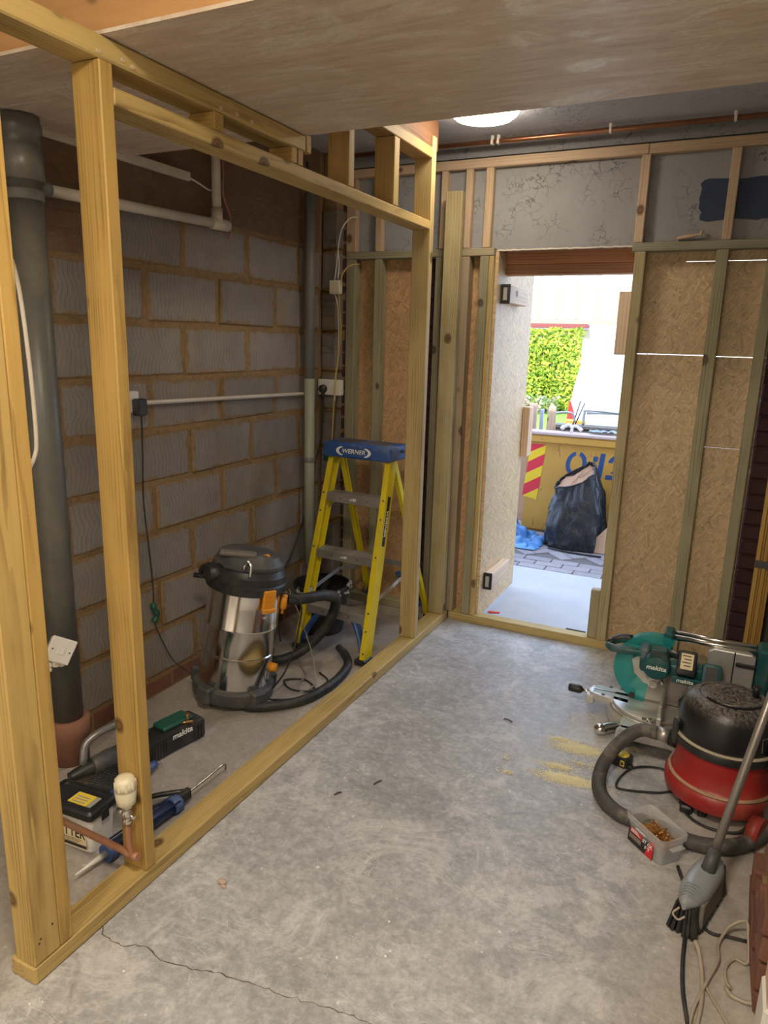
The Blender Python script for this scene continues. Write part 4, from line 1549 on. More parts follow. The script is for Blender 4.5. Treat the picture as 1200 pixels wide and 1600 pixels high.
# hose: flexible part out of the collar, looping round behind the drum, ending on the floor
MI = vac.matrix_basis.inverted() if False else (Matrix.Translation(vac.location) @ vac.rotation_euler.to_matrix().to_4x4()).inverted()
hp = [MI @ Vector(p) for p in ((-1.655, 2.475, 0.455), (-1.60, 2.53, 0.452), (-1.58, 2.66, 0.43), (-1.60, 2.80, 0.36), (-1.66, 2.84, 0.22), (-1.74, 2.79, 0.10), (-1.82, 2.70, 0.045), (-1.93, 2.62, 0.035))]
m = MB()
m.sm = True
m.tube(hp, 0.024, 12, 0.006, lambda i, u: 0.0225 if i % 2 else 0.0255)
m.build('hose', BLACKRUB, vac)
hp = [MI @ Vector(p) for p in ((-1.735, 2.262, 0.022), (-1.70, 2.268, 0.022), (-1.63, 2.315, 0.024), (-1.545, 2.42, 0.024), (-1.515, 2.56, 0.024), (-1.515, 2.70, 0.024), (-1.545, 2.83, 0.024), (-1.60, 2.90, 0.035), (-1.66, 2.935, 0.05))]
m = MB()
m.sm = True
m.tube(hp, 0.021, 12, 0.02, lambda i, u: 0.021 if u < 0.93 else 0.017)
m.build('suction_tube', BLACKRUB, vac)
m = MB()
m.sm = True
cp = [(-1.70, 2.30, 0.55), (-1.60, 2.47, 0.47), (-1.62, 2.50, 0.30), (-1.66, 2.46, 0.12), (-1.72, 2.40, 0.007), (-1.66, 2.40, 0.006), (-1.58, 2.47, 0.006), (-1.57, 2.56, 0.006), (-1.66, 2.62, 0.006), (-1.74, 2.57, 0.007), (-1.66, 2.50, 0.013), (-1.57, 2.53, 0.013), (-1.56, 2.66, 0.006), (-1.64, 2.72, 0.006)]
m.tube([MI @ Vector(p) for p in cp], 0.0045, 7)
m.build('power_lead', BLACKRUB, vac)
m = MB()
m.sm = True
cp = [(-2.0, 3.0, 0.28), (-1.90, 2.93, 0.20), (-1.70, 2.74, 0.10), (-1.62, 2.65, 0.013), (-1.585, 2.58, 0.013), (-1.60, 2.50, 0.013), (-1.65, 2.55, 0.018), (-1.68, 2.66, 0.006), (-1.76, 2.74, 0.006)]
m.tube(cp, 0.003, 6)
tag(m.build('thin_lead', GREYCABLE), 'thin grey lead looping on the floor between steel vacuum and ladder', 'cable')

# paint-spattered black bucket behind the ladder
t = thing('bucket', 'black builders bucket with spattered plaster rim behind the ladder feet', 'bucket', (-1.92, 3.205, 0.0))
m = MB()
m.sm = True
m.lathe([(0.115, 0.0), (0.118, 0.004), (0.150, 0.255), (0.158, 0.257), (0.158, 0.272), (0.146, 0.272), (0.143, 0.25), (0.110, 0.012), (0.001, 0.012)], 32, None, True, False)
m.build('bucket_body', BLACK, t, angle=40)
m = MB()
for k in range(46):
    a = random.uniform(-120, 40)
    m.sphere(polar(a, 0.157 + random.uniform(-0.008, 0.003), random.uniform(0.235, 0.276)), random.uniform(0.004, 0.013), 6, 4, (1, 1, 0.7))
o = m.build('plaster_splash', plain('dried plaster', (0.42, 0.39, 0.35), 0.9, bump=0.4), t)
o['kind'] = 'stuff'
m = MB()
m.sm = True
m.tube([polar(-140, 0.158, 0.25), polar(-120, 0.19, 0.18), polar(-70, 0.185, 0.14), polar(-20, 0.19, 0.18), polar(20, 0.158, 0.25)], 0.003, 6)
m.build('wire_handle', DARKGREY, t)

# ------------------------------------------------------------------ red tub vacuum
rv = thing('tub_vacuum', 'round red tub vacuum with dusty black lid on the floor at right', 'vacuum', (0.115, 2.56, 0.0))
m = MB()
m.sm = True
m.lathe([(0.166, 0.040), (0.178, 0.045), (0.183, 0.060), (0.183, 0.088), (0.176, 0.104), (0.164, 0.112), (0.158, 0.120), (0.154, 0.175), (0.157, 0.238)], 56)
m.build('red_drum', RED, rv, angle=40)
m = MB()
m.sm = True
m.lathe([(0.1635, 0.1115), (0.172, 0.1085), (0.176, 0.1050), (0.1740, 0.1105), (0.1655, 0.1135)], 56, None, False, False)
m.build('dusty_ledge', plain('dust on the red skirt', (0.44, 0.27, 0.17), 0.9), rv)
m = MB()
m.sm = True
m.lathe([(0.158, 0.228), (0.170, 0.230), (0.1715, 0.252), (0.168, 0.258)], 56)
m.build('clamp_band', BLACK, rv, angle=40)
m = MB()
m.sm = True
m.lathe([(0.1685, 0.2585), (0.1715, 0.2595), (0.1705, 0.264), (0.166, 0.265)], 56)
m.build('dusty_rim', plain('sawdust on the rim', (0.46, 0.40, 0.29), 0.9), rv)
LIDM = NT('dusty black lid')
_c = LIDM.coord()
_n = LIDM.noise(_c, 90, 5, 0.75)
_sp = LIDM.nd('ShaderNodeSeparateXYZ')
LIDM.l.new(LIDM.nd('ShaderNodeNewGeometry').outputs['Normal'], _sp.inputs[0])
_up = LIDM.ramp(_sp.outputs[2], [(0.35, 0.0), (0.95, 1.0)])
_f = LIDM.math('MULTIPLY', _up, LIDM.ramp(_n, [(0.42, 0.05), (0.62, 0.85)]))
_col = LIDM.mix(_f, (0.016, 0.015, 0.017), (0.27, 0.235, 0.19))
LIDM.bump(_n, 0.2, 0.002)
DUSTYLID = LIDM.fin(_col, LIDM.math('ADD', 0.28, LIDM.math('MULTIPLY', _f, 0.5)))
m = MB()
m.sm = True
m.lathe([(0.160, 0.262), (0.1625, 0.272), (0.160, 0.325), (0.152, 0.362), (0.138, 0.388), (0.118, 0.403), (0.104, 0.408), (0.100, 0.4055), (0.096, 0.409), (0.050, 0.414), (0.001, 0.415)], 56)
lid = m.build('lid', DUSTYLID, rv, angle=50)
m = MB()
m.sm = True
m.tube([Vector((0.095 * math.cos(math.radians(a)), 0.095 * math.sin(math.radians(a)), 0.4125)) for a in range(-140, 30, 10)], 0.009, 8)
m.build('carry_handle', DUSTYLID, rv)
m = MB()
m.sm = True
m.lathe([(0.010, 0.405), (0.010, 0.424), (0.0135, 0.426), (0.0135, 0.445), (0.011, 0.449)], 14, T(0.072, 0.022, 0))
m.build('cable_knob', BLACK, rv)
m = MB()
for a in (-160, -35):
    m.box(0.166, 0.178, -0.02, 0.02, 0.215, 0.30, 0.003, RZ(a))
build_each(m, 'toggle_clip', BLACK, rv)
m = MB()
m.bar(polar(-52, 0.164, 0.335), polar(-30, 0.164, 0.335), 0.003, 0.003)
m.bar(polar(-52, 0.164, 0.335), polar(-52, 0.168, 0.29), 0.003, 0.003)
m.build('clip_wire', CHROME, rv)
for a in (-110, -25, 60, 150):
    m = MB()
    m.sm = True
    p = polar(a, 0.135, 0.022)
    m.cyl(p + Vector((-0.012, 0, 0)), p + Vector((0.012, 0, 0)), 0.022, n=16)
    w_ = m.build('caster', BLACK, rv)
    m = MB()
    m.cyl(polar(a, 0.135, 0.028), polar(a, 0.135, 0.05), 0.010, n=10)
    m.build('caster_stem', CHROME, w_)
m = MB()
m.sm = True
m.cyl((0.1, -0.20, 0.05), (0.135, -0.215, 0.05), 0.05, n=24)
m.build('red_wheel', RED, rv)
m = MB()
m.sm = True
m.cyl(polar(172, 0.150, 0.185), polar(172, 0.182, 0.185), 0.034, 0.031, 20)
m.build('hose_socket', BLACK, rv)
O = rv.location
m = MB()
m.sm = True
m.cyl(polar(172, 0.182, 0.185), polar(172, 0.225, 0.187), 0.027, 0.025, 16)
m.build('hose_cuff', ALU, rv)
hp = [(-0.105, 2.585, 0.187), (-0.17, 2.60, 0.175), (-0.235, 2.575, 0.115), (-0.275, 2.50, 0.055), (-0.272, 2.40, 0.03), (-0.235, 2.315, 0.028), (-0.165, 2.262, 0.028), (-0.07, 2.262, 0.028), (0.03, 2.232, 0.028), (0.12, 2.245, 0.028), (0.20, 2.30, 0.03), (0.262, 2.39, 0.05), (0.29, 2.50, 0.12)]
m = MB()
m.sm = True
m.tube([Vector(p) - O for p in hp], 0.025, 14, 0.0045, lambda i, u: (0.0255 if i % 2 else 0.0235))
m.build('hose', DUSTHOSE, rv)
m = MB()
m.sm = True
cp = [(0.02, 2.42, 0.008), (-0.02, 2.52, 0.006), (-0.08, 2.49, 0.006), (-0.16, 2.46, 0.006), (-0.215, 2.455, 0.006), (-0.212, 2.53, 0.006), (-0.17, 2.62, 0.006), (-0.08, 2.66, 0.006), (0.0, 2.62, 0.006)]
m.tube([Vector(p) - O for p in cp], 0.0045, 7)
cp = [(0.0, 2.45, 0.02), (0.012, 2.43, 0.008), (0.05, 2.385, 0.006), (0.11, 2.365, 0.006), (0.18, 2.375, 0.012), (0.225, 2.40, 0.05), (0.24, 2.37, 0.085), (0.215, 2.355, 0.075), (0.20, 2.36, 0.03), (0.235, 2.30, 0.006), (0.24, 2.25, 0.006), (0.228, 2.16, 0.006)]
m.tube([Vector(p) - O for p in cp], 0.0045, 7)
m.build('power_lead', BLACKRUB, rv)
m = MB()
m.box(-0.02, 0.02, -0.02, 0.02, 0.0, 0.03, 0.006, T(-0.095, -0.125, 0.0))
m.build('lead_clip', BLACK, rv)

# ------------------------------------------------------------------ mitre saw, facing the doorway side
ms = thing('mitre_saw', 'teal sliding mitre saw with clear blade guard on the floor in far right corner', 'saw', (-0.17, 3.0, 0.0))
m = MB()
m.sm = True
m.lathe([(0.165, 0.018), (0.172, 0.022), (0.172, 0.062), (0.160, 0.074)], 40)
m.build('turntable_base', CAST, ms, angle=40)
for s_ in (-1, 1):
    m = MB()
    m.prism([(-0.10, 0), (-0.10, 0.062), (-0.085, 0.08), (0.155, 0.08), (0.165, 0.062), (0.165, 0), (0.13, 0), (0.115, 0.042), (-0.03, 0.042), (-0.06, 0)], 0.035, T(0, s_ * 0.235 + 0.0175, 0) @ RX(90))
    m.box(-0.09, 0.155, min(s_ * 0.13, s_ * 0.235), max(s_ * 0.13, s_ * 0.235), 0.062, 0.080, 0.003)
    m.build('base_wing', CAST, ms)
m = MB()
m.sm = True
m.tube([(-0.06, -0.11, 0.03), (-0.12, -0.155, 0.03), (-0.16, -0.19, 0.028)], 0.024, 12, rf=lambda i, u: 0.024 - 0.004 * u)
m.sphere((-0.165, -0.195, 0.028), 0.0225, 12, 8, (1.3, 1.2, 1.0))
m.build('base_foot', CHROME, ms)
m = MB()
m.sm = True
m.lathe([(0.150, 0.0745), (0.161, 0.0748), (0.163, 0.080), (0.150, 0.0805)], 40)
m.build('mitre_scale', ORANGE if False else ALU, ms)
m = MB()
m.lathe([(0.148, 0.081), (0.150, 0.082), (0.150, 0.095), (0.147, 0.097)], 40)
m.prism([(-0.08, -0.062), (-0.20, -0.045), (-0.245, -0.028), (-0.255, 0.0), (-0.245, 0.045), (-0.20, 0.072), (-0.08, 0.085)], 0.034, T(0, 0.012, 0.063), 0.005)
tt = m.build('turntable', CAST, ms, angle=35)
m = MB()
m.box(-0.235, 0.13, 0.018, 0.022, 0.0972, 0.0985)
m.build('kerf_slot', LABELBLACK, tt)
m = MB()
for x, y in ((-0.19, -0.02), (-0.17, 0.07), (-0.12, -0.03), (-0.12, 0.075)):
    m.cyl((x, y, 0.0972), (x, y, 0.0985), 0.008, n=10)
build_each(m, 'plate_screw', DARKGREY, tt)
m = MB()
m.prism([(-0.085, -0.028), (-0.085, 0.0), (-0.235, -0.0), (-0.235, -0.02)], 0.001, T(0, 0.012, 0.0975))
m.prism([(-0.085, 0.024), (-0.085, 0.052), (-0.235, 0.044), (-0.235, 0.024)], 0.001, T(0, 0.012, 0.0975))
m.build('kerf_plate', plain('kerf plate door reflection', (0.50, 0.66, 0.74), 0.35), tt)  # pale blue paints in the reflection of the doorway
m = MB()
m.sm = True
m.cyl((-0.245, 0.012, 0.08), (-0.285, 0.012, 0.082), 0.008, n=10)
m.build('knob_stem', CHROME, ms)
m = MB()
m.sm = True
m.lathe([(0.011, 0.0), (0.017, 0.006), (0.0185, 0.02), (0.0185, 0.052), (0.015, 0.060), (0.006, 0.062)], 18, T(-0.283, 0.012, 0.082) @ RY(-90))
m.build('lock_knob', BLACK, ms)
m = MB()
m.box(-0.262, -0.225, -0.03, 0.05, 0.045, 0.085, 0.004)
m.build('arm_end', CAST, ms)
for s_ in (-1, 1):
    m = MB()
    a, b = sorted((s_ * 0.045 + 0.02, s_ * 0.24))
    m.box(0.045, 0.063, a, b, 0.0975, 0.155, 0.003)
    a, b = sorted((s_ * 0.07 + 0.02, s_ * 0.22))
    m.box(0.047, 0.060, a, b, 0.1555, 0.20, 0.003)
    m.build('fence', CAST, ms)
m = MB()
m.sm = True
m.cyl((0.02, -0.19, 0.115), (0.02, -0.225, 0.115), 0.012, n=12)
m.cyl((-0.01, -0.20, 0.12), (0.045, -0.20, 0.12), 0.007, n=10)
m.build('clamp_screw', CHROME, ms)
# blade and guards, in the XZ plane
BY = 0.02
MXZ = lambda x, y, z: T(x, y, z) @ RX(90)
m = MB()
teeth = []
for i in range(120):
    r = 0.130 if i % 2 else 0.1275
    a = 2 * PI * i / 120
    teeth.append((r * math.cos(a), r * math.sin(a)))
m.prism(teeth, 0.0022, MXZ(0.005, BY + 0.0011, 0.232))
bl = m.build('saw_blade', STEEL, ms)
m = MB()
m.sm = True
m.cyl((0.005, BY + 0.01, 0.232), (0.005, BY - 0.014, 0.232), 0.02, n=18)
m.build('blade_flange', CHROME, bl)


def arc_shell(m, cx, cz, r0, r1, a0, a1, y0, y1, n=26):
    for yy in (y0, y1):
        P = [(cx + r1 * math.cos(math.radians(a0 + (a1 - a0) * i / n)), cz + r1 * math.sin(math.radians(a0 + (a1 - a0) * i / n))) for i in range(n + 1)]
        Q = [(cx + r0 * math.cos(math.radians(a0 + (a1 - a0) * i / n)), cz + r0 * math.sin(math.radians(a0 + (a1 - a0) * i / n))) for i in range(n + 1)]
        rows = []
        for p, q in zip(P, Q):
            rows.append([Vector((p[0], yy - 0.001, p[1])), Vector((q[0], yy - 0.001, q[1])), Vector((q[0], yy + 0.001, q[1])), Vector((p[0], yy + 0.001, p[1]))])
        m.ring_surface(rows)
    rows = []
    for p in P:
        d = Vector((p[0] - cx, 0, p[1] - cz)).normalized() * 0.002
        rows.append([Vector((p[0], y0, p[1])), Vector((p[0], y1, p[1])), Vector((p[0], y1, p[1])) + d, Vector((p[0], y0, p[1])) + d])
    m.ring_surface(rows)


m = MB()
arc_shell(m, -0.005, 0.245, 0.055, 0.156, 62, 262, BY - 0.020, BY + 0.020)
m.build('blade_guard', GUARD, ms)
m = MB()
arc_shell(m, 0.005, 0.232, 0.03, 0.138, 255, 385, BY - 0.014, BY + 0.014)
m.build('clear_guard', CLEARGUARD, ms)
m = MB()
m.prism([(-0.085, 0.02), (-0.07, -0.04), (-0.03, -0.075), (0.012, -0.085), (0.035, -0.05), (0.02, 0.0), (-0.03, 0.06)], 0.012, MXZ(-0.005, BY - 0.022, 0.265), 0.002)
m.build('guard_plate', CAST, ms)
m = MB()
m.sm = True
m.cyl((0.005, BY - 0.03, 0.195), (0.005, BY - 0.044, 0.195), 0.016, n=16)
m.cyl((-0.02, BY - 0.03, 0.222), (-0.02, BY - 0.042, 0.222), 0.008, n=12)
m.cyl((0.03, BY - 0.03, 0.222), (0.045, BY - 0.05, 0.205), 0.007, n=12)
m.build('pivot_boss', CHROME, ms)
m = MB()
m.sm = True
m.cyl((-0.075, BY - 0.021, 0.118), (-0.075, BY - 0.032, 0.118), 0.012, n=14)
m.build('guard_roller', BLACK, ms)
# motor head and arm
m = MB()
m.box(-0.055, 0.235, -0.075, 0.0, 0.262, 0.325, 0.016, None, 2)
arm = m.build('head_arm', TEAL, ms, angle=45)
m = MB()
m.sm = True
m.lathe([(0.050, 0.0), (0.053, 0.01), (0.053, 0.055), (0.046, 0.068), (0.02, 0.073)], 32, T(0.015, -0.07, 0.318) @ RX(90))
mo = m.build('motor_housing', TEAL, ms, angle=40)
m = MB()
m.prism([(-0.038, 0.0), (-0.028, 0.062), (0.028, 0.058), (0.045, 0.0)], 0.06, MXZ(0.018, -0.075, 0.335), 0.006)
vt = m.build('vent_hood', TEAL, ms)
m = MB()
for k in range(4):
    m.box(-0.012, 0.05, -0.1362, -0.1352, 0.358 + k * 0.010, 0.362 + k * 0.010)
m.build('vent_slot', LABELBLACK, vt)
lettering('makita', 0.026, WHITEPRINT, mo, T(0.016, -0.1440, 0.322) @ RX(90), ext=0.0006, shear=0.15, bold=0.0006, sx=1.1)
m = MB()
m.box(0.075, 0.19, -0.098, -0.0755, 0.255, 0.285, 0.004)
pl = m.build('name_plate', TEAL, ms)
lettering('makita', 0.022, WHITEPRINT, pl, T(0.125, -0.0985, 0.270) @ RX(90), ext=0.0004, shear=0.15, bold=0.0005, sx=1.1)
m = MB()
m.sm = True
lp = [(-0.035, -0.055, 0.338), (-0.09, -0.06, 0.342), (-0.155, -0.055, 0.336), (-0.185, -0.03, 0.332), (-0.180, 0.0, 0.338), (-0.145, 0.02, 0.352), (-0.09, 0.02, 0.356), (-0.035, 0.015, 0.352)]
m.tube(lp, 0.015, 12, 0.012, lambda i, u: 0.0165)
hd = m.build('handle_loop', TEAL, ms)
m = MB()
m.sm = True
m.tube([(-0.186, -0.02, 0.337), (-0.176, 0.004, 0.345), (-0.145, 0.021, 0.359), (-0.10, 0.021, 0.363)], 0.0165, 12, 0.012)
m.build('handle_grip', BLACK, hd)
m = MB()
m.box(-0.06, -0.02, -0.075, 0.03, 0.315, 0.368, 0.010)
m.build('handle_neck', plain('grey teal plastic', (0.12, 0.17, 0.18), 0.4), ms)
for i, (x, z, yy) in enumerate(((0.125, 0.345, -0.085), (0.218, 0.305, -0.078))):
    m = MB()
    m.cbox((0, 0, 0), (0.072, 0.062, 0.098), 0.010, T(x, yy, z) @ RX(-22), 2)
    bt = m.build('battery', BLACK if i == 0 else TEAL, ms, angle=40)
    m = MB()
    m.cbox((0, -0.032, 0.006), (0.046, 0.0015, 0.062), 0.0004, T(x, yy, z) @ RX(-22))
    m.build('battery_label', LABELCREAM if i == 0 else LABELBLACK, bt)
    if i == 0:
        m = MB()
        for k in range(4):
            m.cbox((-0.002 + 0.004 * (k % 2), -0.0332, 0.028 - k * 0.013), (0.032 - 0.006 * (k % 2), 0.0004, 0.004), 0, T(x, yy, z) @ RX(-22))
        m.build('fine_print', LABELBLACK, bt)
for yy in (0.045, 0.095):
    m = MB()
    m.sm = True
    m.cyl((0.03, yy, 0.395), (0.44, yy, 0.395), 0.0125, n=16)
    m.build('slide_rail', CHROME, ms)
m = MB()
m.box(0.02, 0.06, 0.02, 0.115, 0.30, 0.415, 0.008)
m.build('rail_clamp', TEAL, ms)
m = MB()
m.prism([(0.205, 0.13), (0.205, 0.335), (0.195, 0.345), (0.195, 0.375), (0.215, 0.39), (0.355, 0.39), (0.37, 0.375), (0.37, 0.20), (0.33, 0.13)], 0.10, T(0, 0.115, 0) @ RX(90), 0.006)
m.build('carriage_housing', CAST, ms)
m = MB()
m.box(0.291, 0.296, 0.0138, 0.0144, 0.20, 0.39)
m.build('housing_joint', LABELBLACK, ms)
m = MB()
m.box(0.30, 0.372, 0.0, 0.012, 0.335, 0.352, 0.004)
m.build('lock_lever', BLACK, ms)
m = MB()
m.box(0.375, 0.425, 0.0, 0.12, 0.08, 0.42, 0.010)
m.build('end_bracket', TEAL, ms)
m = MB()
m.box(0.11, 0.40, 0.02, 0.10, 0.03, 0.128, 0.012)
m.build('pivot_body', DARKGREY, ms)
# ------------------------------------------------------------------ tub of screws
random.seed(21)
tb = thing('screw_tub', 'clear plastic tub half full of brass screws with red and black label on the floor', 'tub', (-0.058, 2.178, 0.0), (0, 0, math.radians(-42)))


def rrect(hx, hy, r, n=5):
    P = []
    for cx, cy, a0 in ((hx - r, hy - r, 0), (-hx + r, hy - r, 90), (-hx + r, -hy + r, 180), (hx - r, -hy + r, 270)):
        for i in range(n + 1):
            a = math.radians(a0 + 90 * i / n)
            P.append((cx + r * math.cos(a), cy + r * math.sin(a)))
    return P


def rr_loft(m, secs, r, cap0=True, cap1=False):
    m.ring_surface([[(x, y, z) for x, y in rrect(hx, hy, min(r, hy * 0.9))] for hx, hy, z in secs], cap0, cap1)


m = MB()
m.sm = True
rr_loft(m, [(0.070, 0.040, 0.0), (0.073, 0.043, 0.002), (0.080, 0.049, 0.078), (0.0845, 0.0535, 0.079), (0.0855, 0.0545, 0.096), (0.083, 0.052, 0.0975), (0.0805, 0.0495, 0.094), (0.0785, 0.0475, 0.078), (0.0715, 0.0415, 0.004), (0.069, 0.039, 0.003)], 0.018, True, True)
m.build('tub_wall', CLEARTUB, tb, angle=40)
m = MB()
m.box(0.083, 0.100, -0.025, 0.025, 0.066, 0.070, 0.001)
m.build('pull_tab', CLEARTUB, tb)
sl = -0.0058 / 0.076
ML = T(0, -0.0472, 0.036) @ RX(90 - 4.6)
m = MB()
m.prism([(-0.066, -0.032), (0.045, -0.032), (0.045, 0.032), (-0.066, 0.032)], 0.0006, ML)
lb = m.build('label', LABELBLACK, tb)
m = MB()
m.prism([(0.012, -0.0315), (0.0445, -0.0315), (0.0445, 0.0315), (0.030, 0.0315)], 0.0004, ML @ T(0, 0, 0.0007))
m.prism([(-0.060, 0.002), (-0.006, 0.002), (-0.006, 0.018), (-0.060, 0.018)], 0.0004, ML @ T(0, 0, 0.0007))
m.build('label_panel', LABELRED, lb)
m = MB()
m.prism([(-0.060, -0.018), (-0.008, -0.018), (-0.008, -0.002), (-0.060, -0.002)], 0.0004, ML @ T(0, 0, 0.0007))
m.build('label_panel', plain('label grey brown', (0.22, 0.17, 0.14), 0.5), lb)
m = MB()
m.prism([(-0.040, 0.0225), (0.005, 0.0225), (0.005, 0.028), (-0.040, 0.028)], 0.0003, ML @ T(0, 0, 0.0008))
for k in range(3):
    m.prism([(-0.056, 0.005 + k * 0.004), (-0.014 - 0.006 * k, 0.005 + k * 0.004), (-0.014 - 0.006 * k, 0.007 + k * 0.004), (-0.056, 0.007 + k * 0.004)], 0.0003, ML @ T(0, 0, 0.0012))
m.build('faint_print', WHITEPRINT, lb)
lettering('ST CK', 0.016, WHITEPRINT, lb, ML @ T(0.018, 0.006, 0.0013), ext=0.0002, bold=0.0005)
lettering('F T', 0.016, WHITEPRINT, lb, ML @ T(0.020, -0.010, 0.0013), ext=0.0002, bold=0.0005)
m = MB()
m.sm = True


def heap(u, v):
    x, y = (u - 0.5) * 0.138, (v - 0.5) * 0.078
    return (x, y, 0.042 + 0.020 * math.exp(-((x - 0.005) ** 2 + y * y) * 700) + 0.004 * noise.noise(Vector((x * 90, y * 90, 0))))


m.grid(heap, 22, 14)
o = m.build('screw_bed', BRASSY, tb)
o['kind'] = 'stuff'
sm_ = MB()
sm_.cyl((0, 0, 0), (0, 0, 0.040), 0.0014, 0.0014, 6)
sm_.cyl((0, 0, 0.038), (0, 0, 0.044), 0.0014, 0.0036, 8)
sm_.cyl((0, 0, -0.008), (0, 0, 0.0), 0.0003, 0.0014, 6)
scr0 = None
MT = T(*tb.location) @ RZ(-42)
for k in range(90):
    x, y = random.gauss(0.005, 0.026), random.gauss(0, 0.018)
    x, y = max(-0.045, min(0.048, x)), max(-0.026, min(0.026, y))
    z = heap(x / 0.138 + 0.5, y / 0.078 + 0.5)[2] + random.uniform(0.0, 0.009)
    yaw, pit = random.uniform(0, 2 * PI), random.uniform(60, 100)
    if k % 11 == 0:
        pit = random.uniform(5, 35)
    if scr0 is None:
        scr0 = sm_.build('screw', BRASSY)
        s_ = scr0
    else:
        s_ = scr0.copy()
        COL.objects.link(s_)
    R_ = Matrix.Rotation(yaw, 4, 'Z') @ RY(pit)
    c_ = Vector((x, y, z)) - (R_ @ Vector((0, 0, 0.018)))
    for ax_, lim in ((0, 0.058), (1, 0.033)):
        c_[ax_] = max(-lim, min(lim, c_[ax_]))
    s_.location = MT @ c_
    s_.rotation_euler = (RZ(-42) @ R_).to_euler()
    tag(s_, 'brass wood screw in the heap inside the clear tub', 'screw', 'screws heaped in the clear tub')

# ------------------------------------------------------------------ broom
br = thing('broom', 'grey headed broom with black bristles leaning over the red vacuum, metal handle', 'broom', (0.083, 1.965, 0.0), (0, 0, math.radians(-17)))
m = MB()
m.sm = True
rows = []
for i in range(13):
    u = i / 12
    y = -0.135 + 0.27 * u
    w = 0.036 * (1 - abs(2 * u - 1) ** 3.2) + 0.006
    h = 0.020 * (1 - abs(2 * u - 1) ** 2.5) + 0.010
    rows.append([(w * math.cos(2 * PI * k / 18), y, 0.098 + h * math.sin(2 * PI * k / 18)) for k in range(18)])
m.ring_surface(rows)
GREYHEAD = plain('grey broom plastic', (0.27, 0.285, 0.30), 0.3, var=0.1)
hdm = m.build('broom_head', GREYHEAD, br, angle=50)
m = MB()
for k in range(5):
    y = -0.112 + k * 0.011
    w = 0.026 + 0.002 * k
    m.tube([(-w, y, 0.105), (-w * 0.5, y, 0.121 + k * 0.001), (0, y, 0.1255 + k * 0.001), (w * 0.5, y, 0.121 + k * 0.001), (w, y, 0.105)], 0.0016, 5)
m.build('grip_ridge', GREYHEAD, hdm)
m = MB()
for i in range(40):
    for j in range(6):
        u, v = i / 39, j / 5
        x, y = -0.022 + 0.044 * v, -0.120 + 0.24 * u
        tx, ty = x * 1.5 + random.uniform(-0.004, 0.004), y * 1.06 + random.uniform(-0.004, 0.004)
        m.cyl((x, y, 0.092), (tx, ty, random.uniform(0.003, 0.010)), 0.0045, 0.0068, 5)
o = m.build('bristles', BLACK, br)
o['kind'] = 'stuff'
m = MB()
m.box(0.027, 0.040, -0.09, 0.075, 0.016, 0.094, 0.004)
m.build('grey_bristle_block', plain('pale bristles', (0.20, 0.185, 0.165), 0.8), br)
P0 = Vector((0.004, 0.02, 0.11))
hd_ = RZ(17) @ Vector((0.095, 0.228, 0.40)).normalized()
m = MB()
m.sm = True
m.cyl(P0, P0 + hd_ * 0.075, 0.021, 0.0165, 16)
m.build('handle_socket', DARKGREY, br)
m = MB()
m.sm = True
m.cyl(P0 + hd_ * 0.04, P0 + hd_ * 1.02, 0.0125, n=16)
m.build('handle', plain('brushed metal handle', (0.36, 0.33, 0.30), 0.35, 0.7), br)
m = MB()
m.sm = True
m.tube([(-0.01, -0.135, 0.09), (-0.02, -0.150, 0.075), (-0.004, -0.152, 0.066), (0.008, -0.140, 0.075)], 0.003, 6)
m.build('hang_loop', GREYCABLE, br)

# ------------------------------------------------------------------ cables at lower right
m = MB()
m.sm = True
m.tube([(0.018, 2.12, 0.006), (0.045, 2.03, 0.006), (0.058, 1.92, 0.009), (0.058, 1.84, 0.006), (0.058, 1.75, 0.006), (0.064, 1.66, 0.006), (0.078, 1.58, 0.006), (0.10, 1.48, 0.006)], 0.0055, 8)
tag(m.build('rubber_cable', BLACKRUB), 'thick black cable running past the broom bristles towards the viewer', 'cable')
m = MB()
m.sm = True
m.tube([(0.085, 1.915, 0.006), (0.12, 1.885, 0.006), (0.160, 1.892, 0.006), (0.210, 1.900, 0.006)], 0.0045, 8)
tag(m.build('rubber_cable', BLACKRUB), 'short black cable end lying between broom and brick pier', 'cable')
m = MB()
m.sm = True
m.tube([(0.082, 1.80, 0.035), (0.092, 1.78, 0.030), (0.105, 1.72, 0.012), (0.108, 1.64, 0.007), (0.10, 1.55, 0.007), (0.096, 1.50, 0.007)], 0.0055, 8, rf=lambda i, u: 0.0065 - 0.002 * u)
m.tube([(0.085, 1.50, 0.007), (0.090, 1.60, 0.007), (0.116, 1.70, 0.012), (0.140, 1.78, 0.020), (0.140, 1.85, 0.010), (0.165, 1.905, 0.03), (0.200, 1.915, 0.055), (0.208, 1.88, 0.045), (0.2105, 1.82, 0.008), (0.18, 1.82, 0.006), (0.160, 1.78, 0.006), (0.162, 1.735, 0.006), (0.172, 1.715, 0.008)], 0.0042, 8)
m.tube([(0.112, 1.70, 0.006), (0.135, 1.66, 0.005), (0.165, 1.61, 0.005), (0.20, 1.55, 0.005)], 0.0035, 6)
tag(m.build('beige_cable', GREYCABLE), 'dirty beige cable looping over the floor by the brick pier', 'cable')
m = MB()
m.sm = True
m.tube([(0.160, 1.715, 0.006), (0.175, 1.695, 0.006), (0.20, 1.690, 0.006), (0.224, 1.69, 0.010)], 0.005, 8)
tag(m.build('beige_cable', GREYCABLE), 'short beige cable running to the white base of the timber post', 'cable')
t = thing('timber_post', 'pale timber post end with white base at bottom right edge', 'timber', (0.262, 1.585, 0.0))
m = MB()
m.box(-0.034, 0.034, -0.05, 0.05, 0.152, 1.15, 0.003)
m.build('post', PALEWOOD, t)
m = MB()
m.box(-0.040, 0.036, -0.055, 0.055, 0.0, 0.150, 0.006)
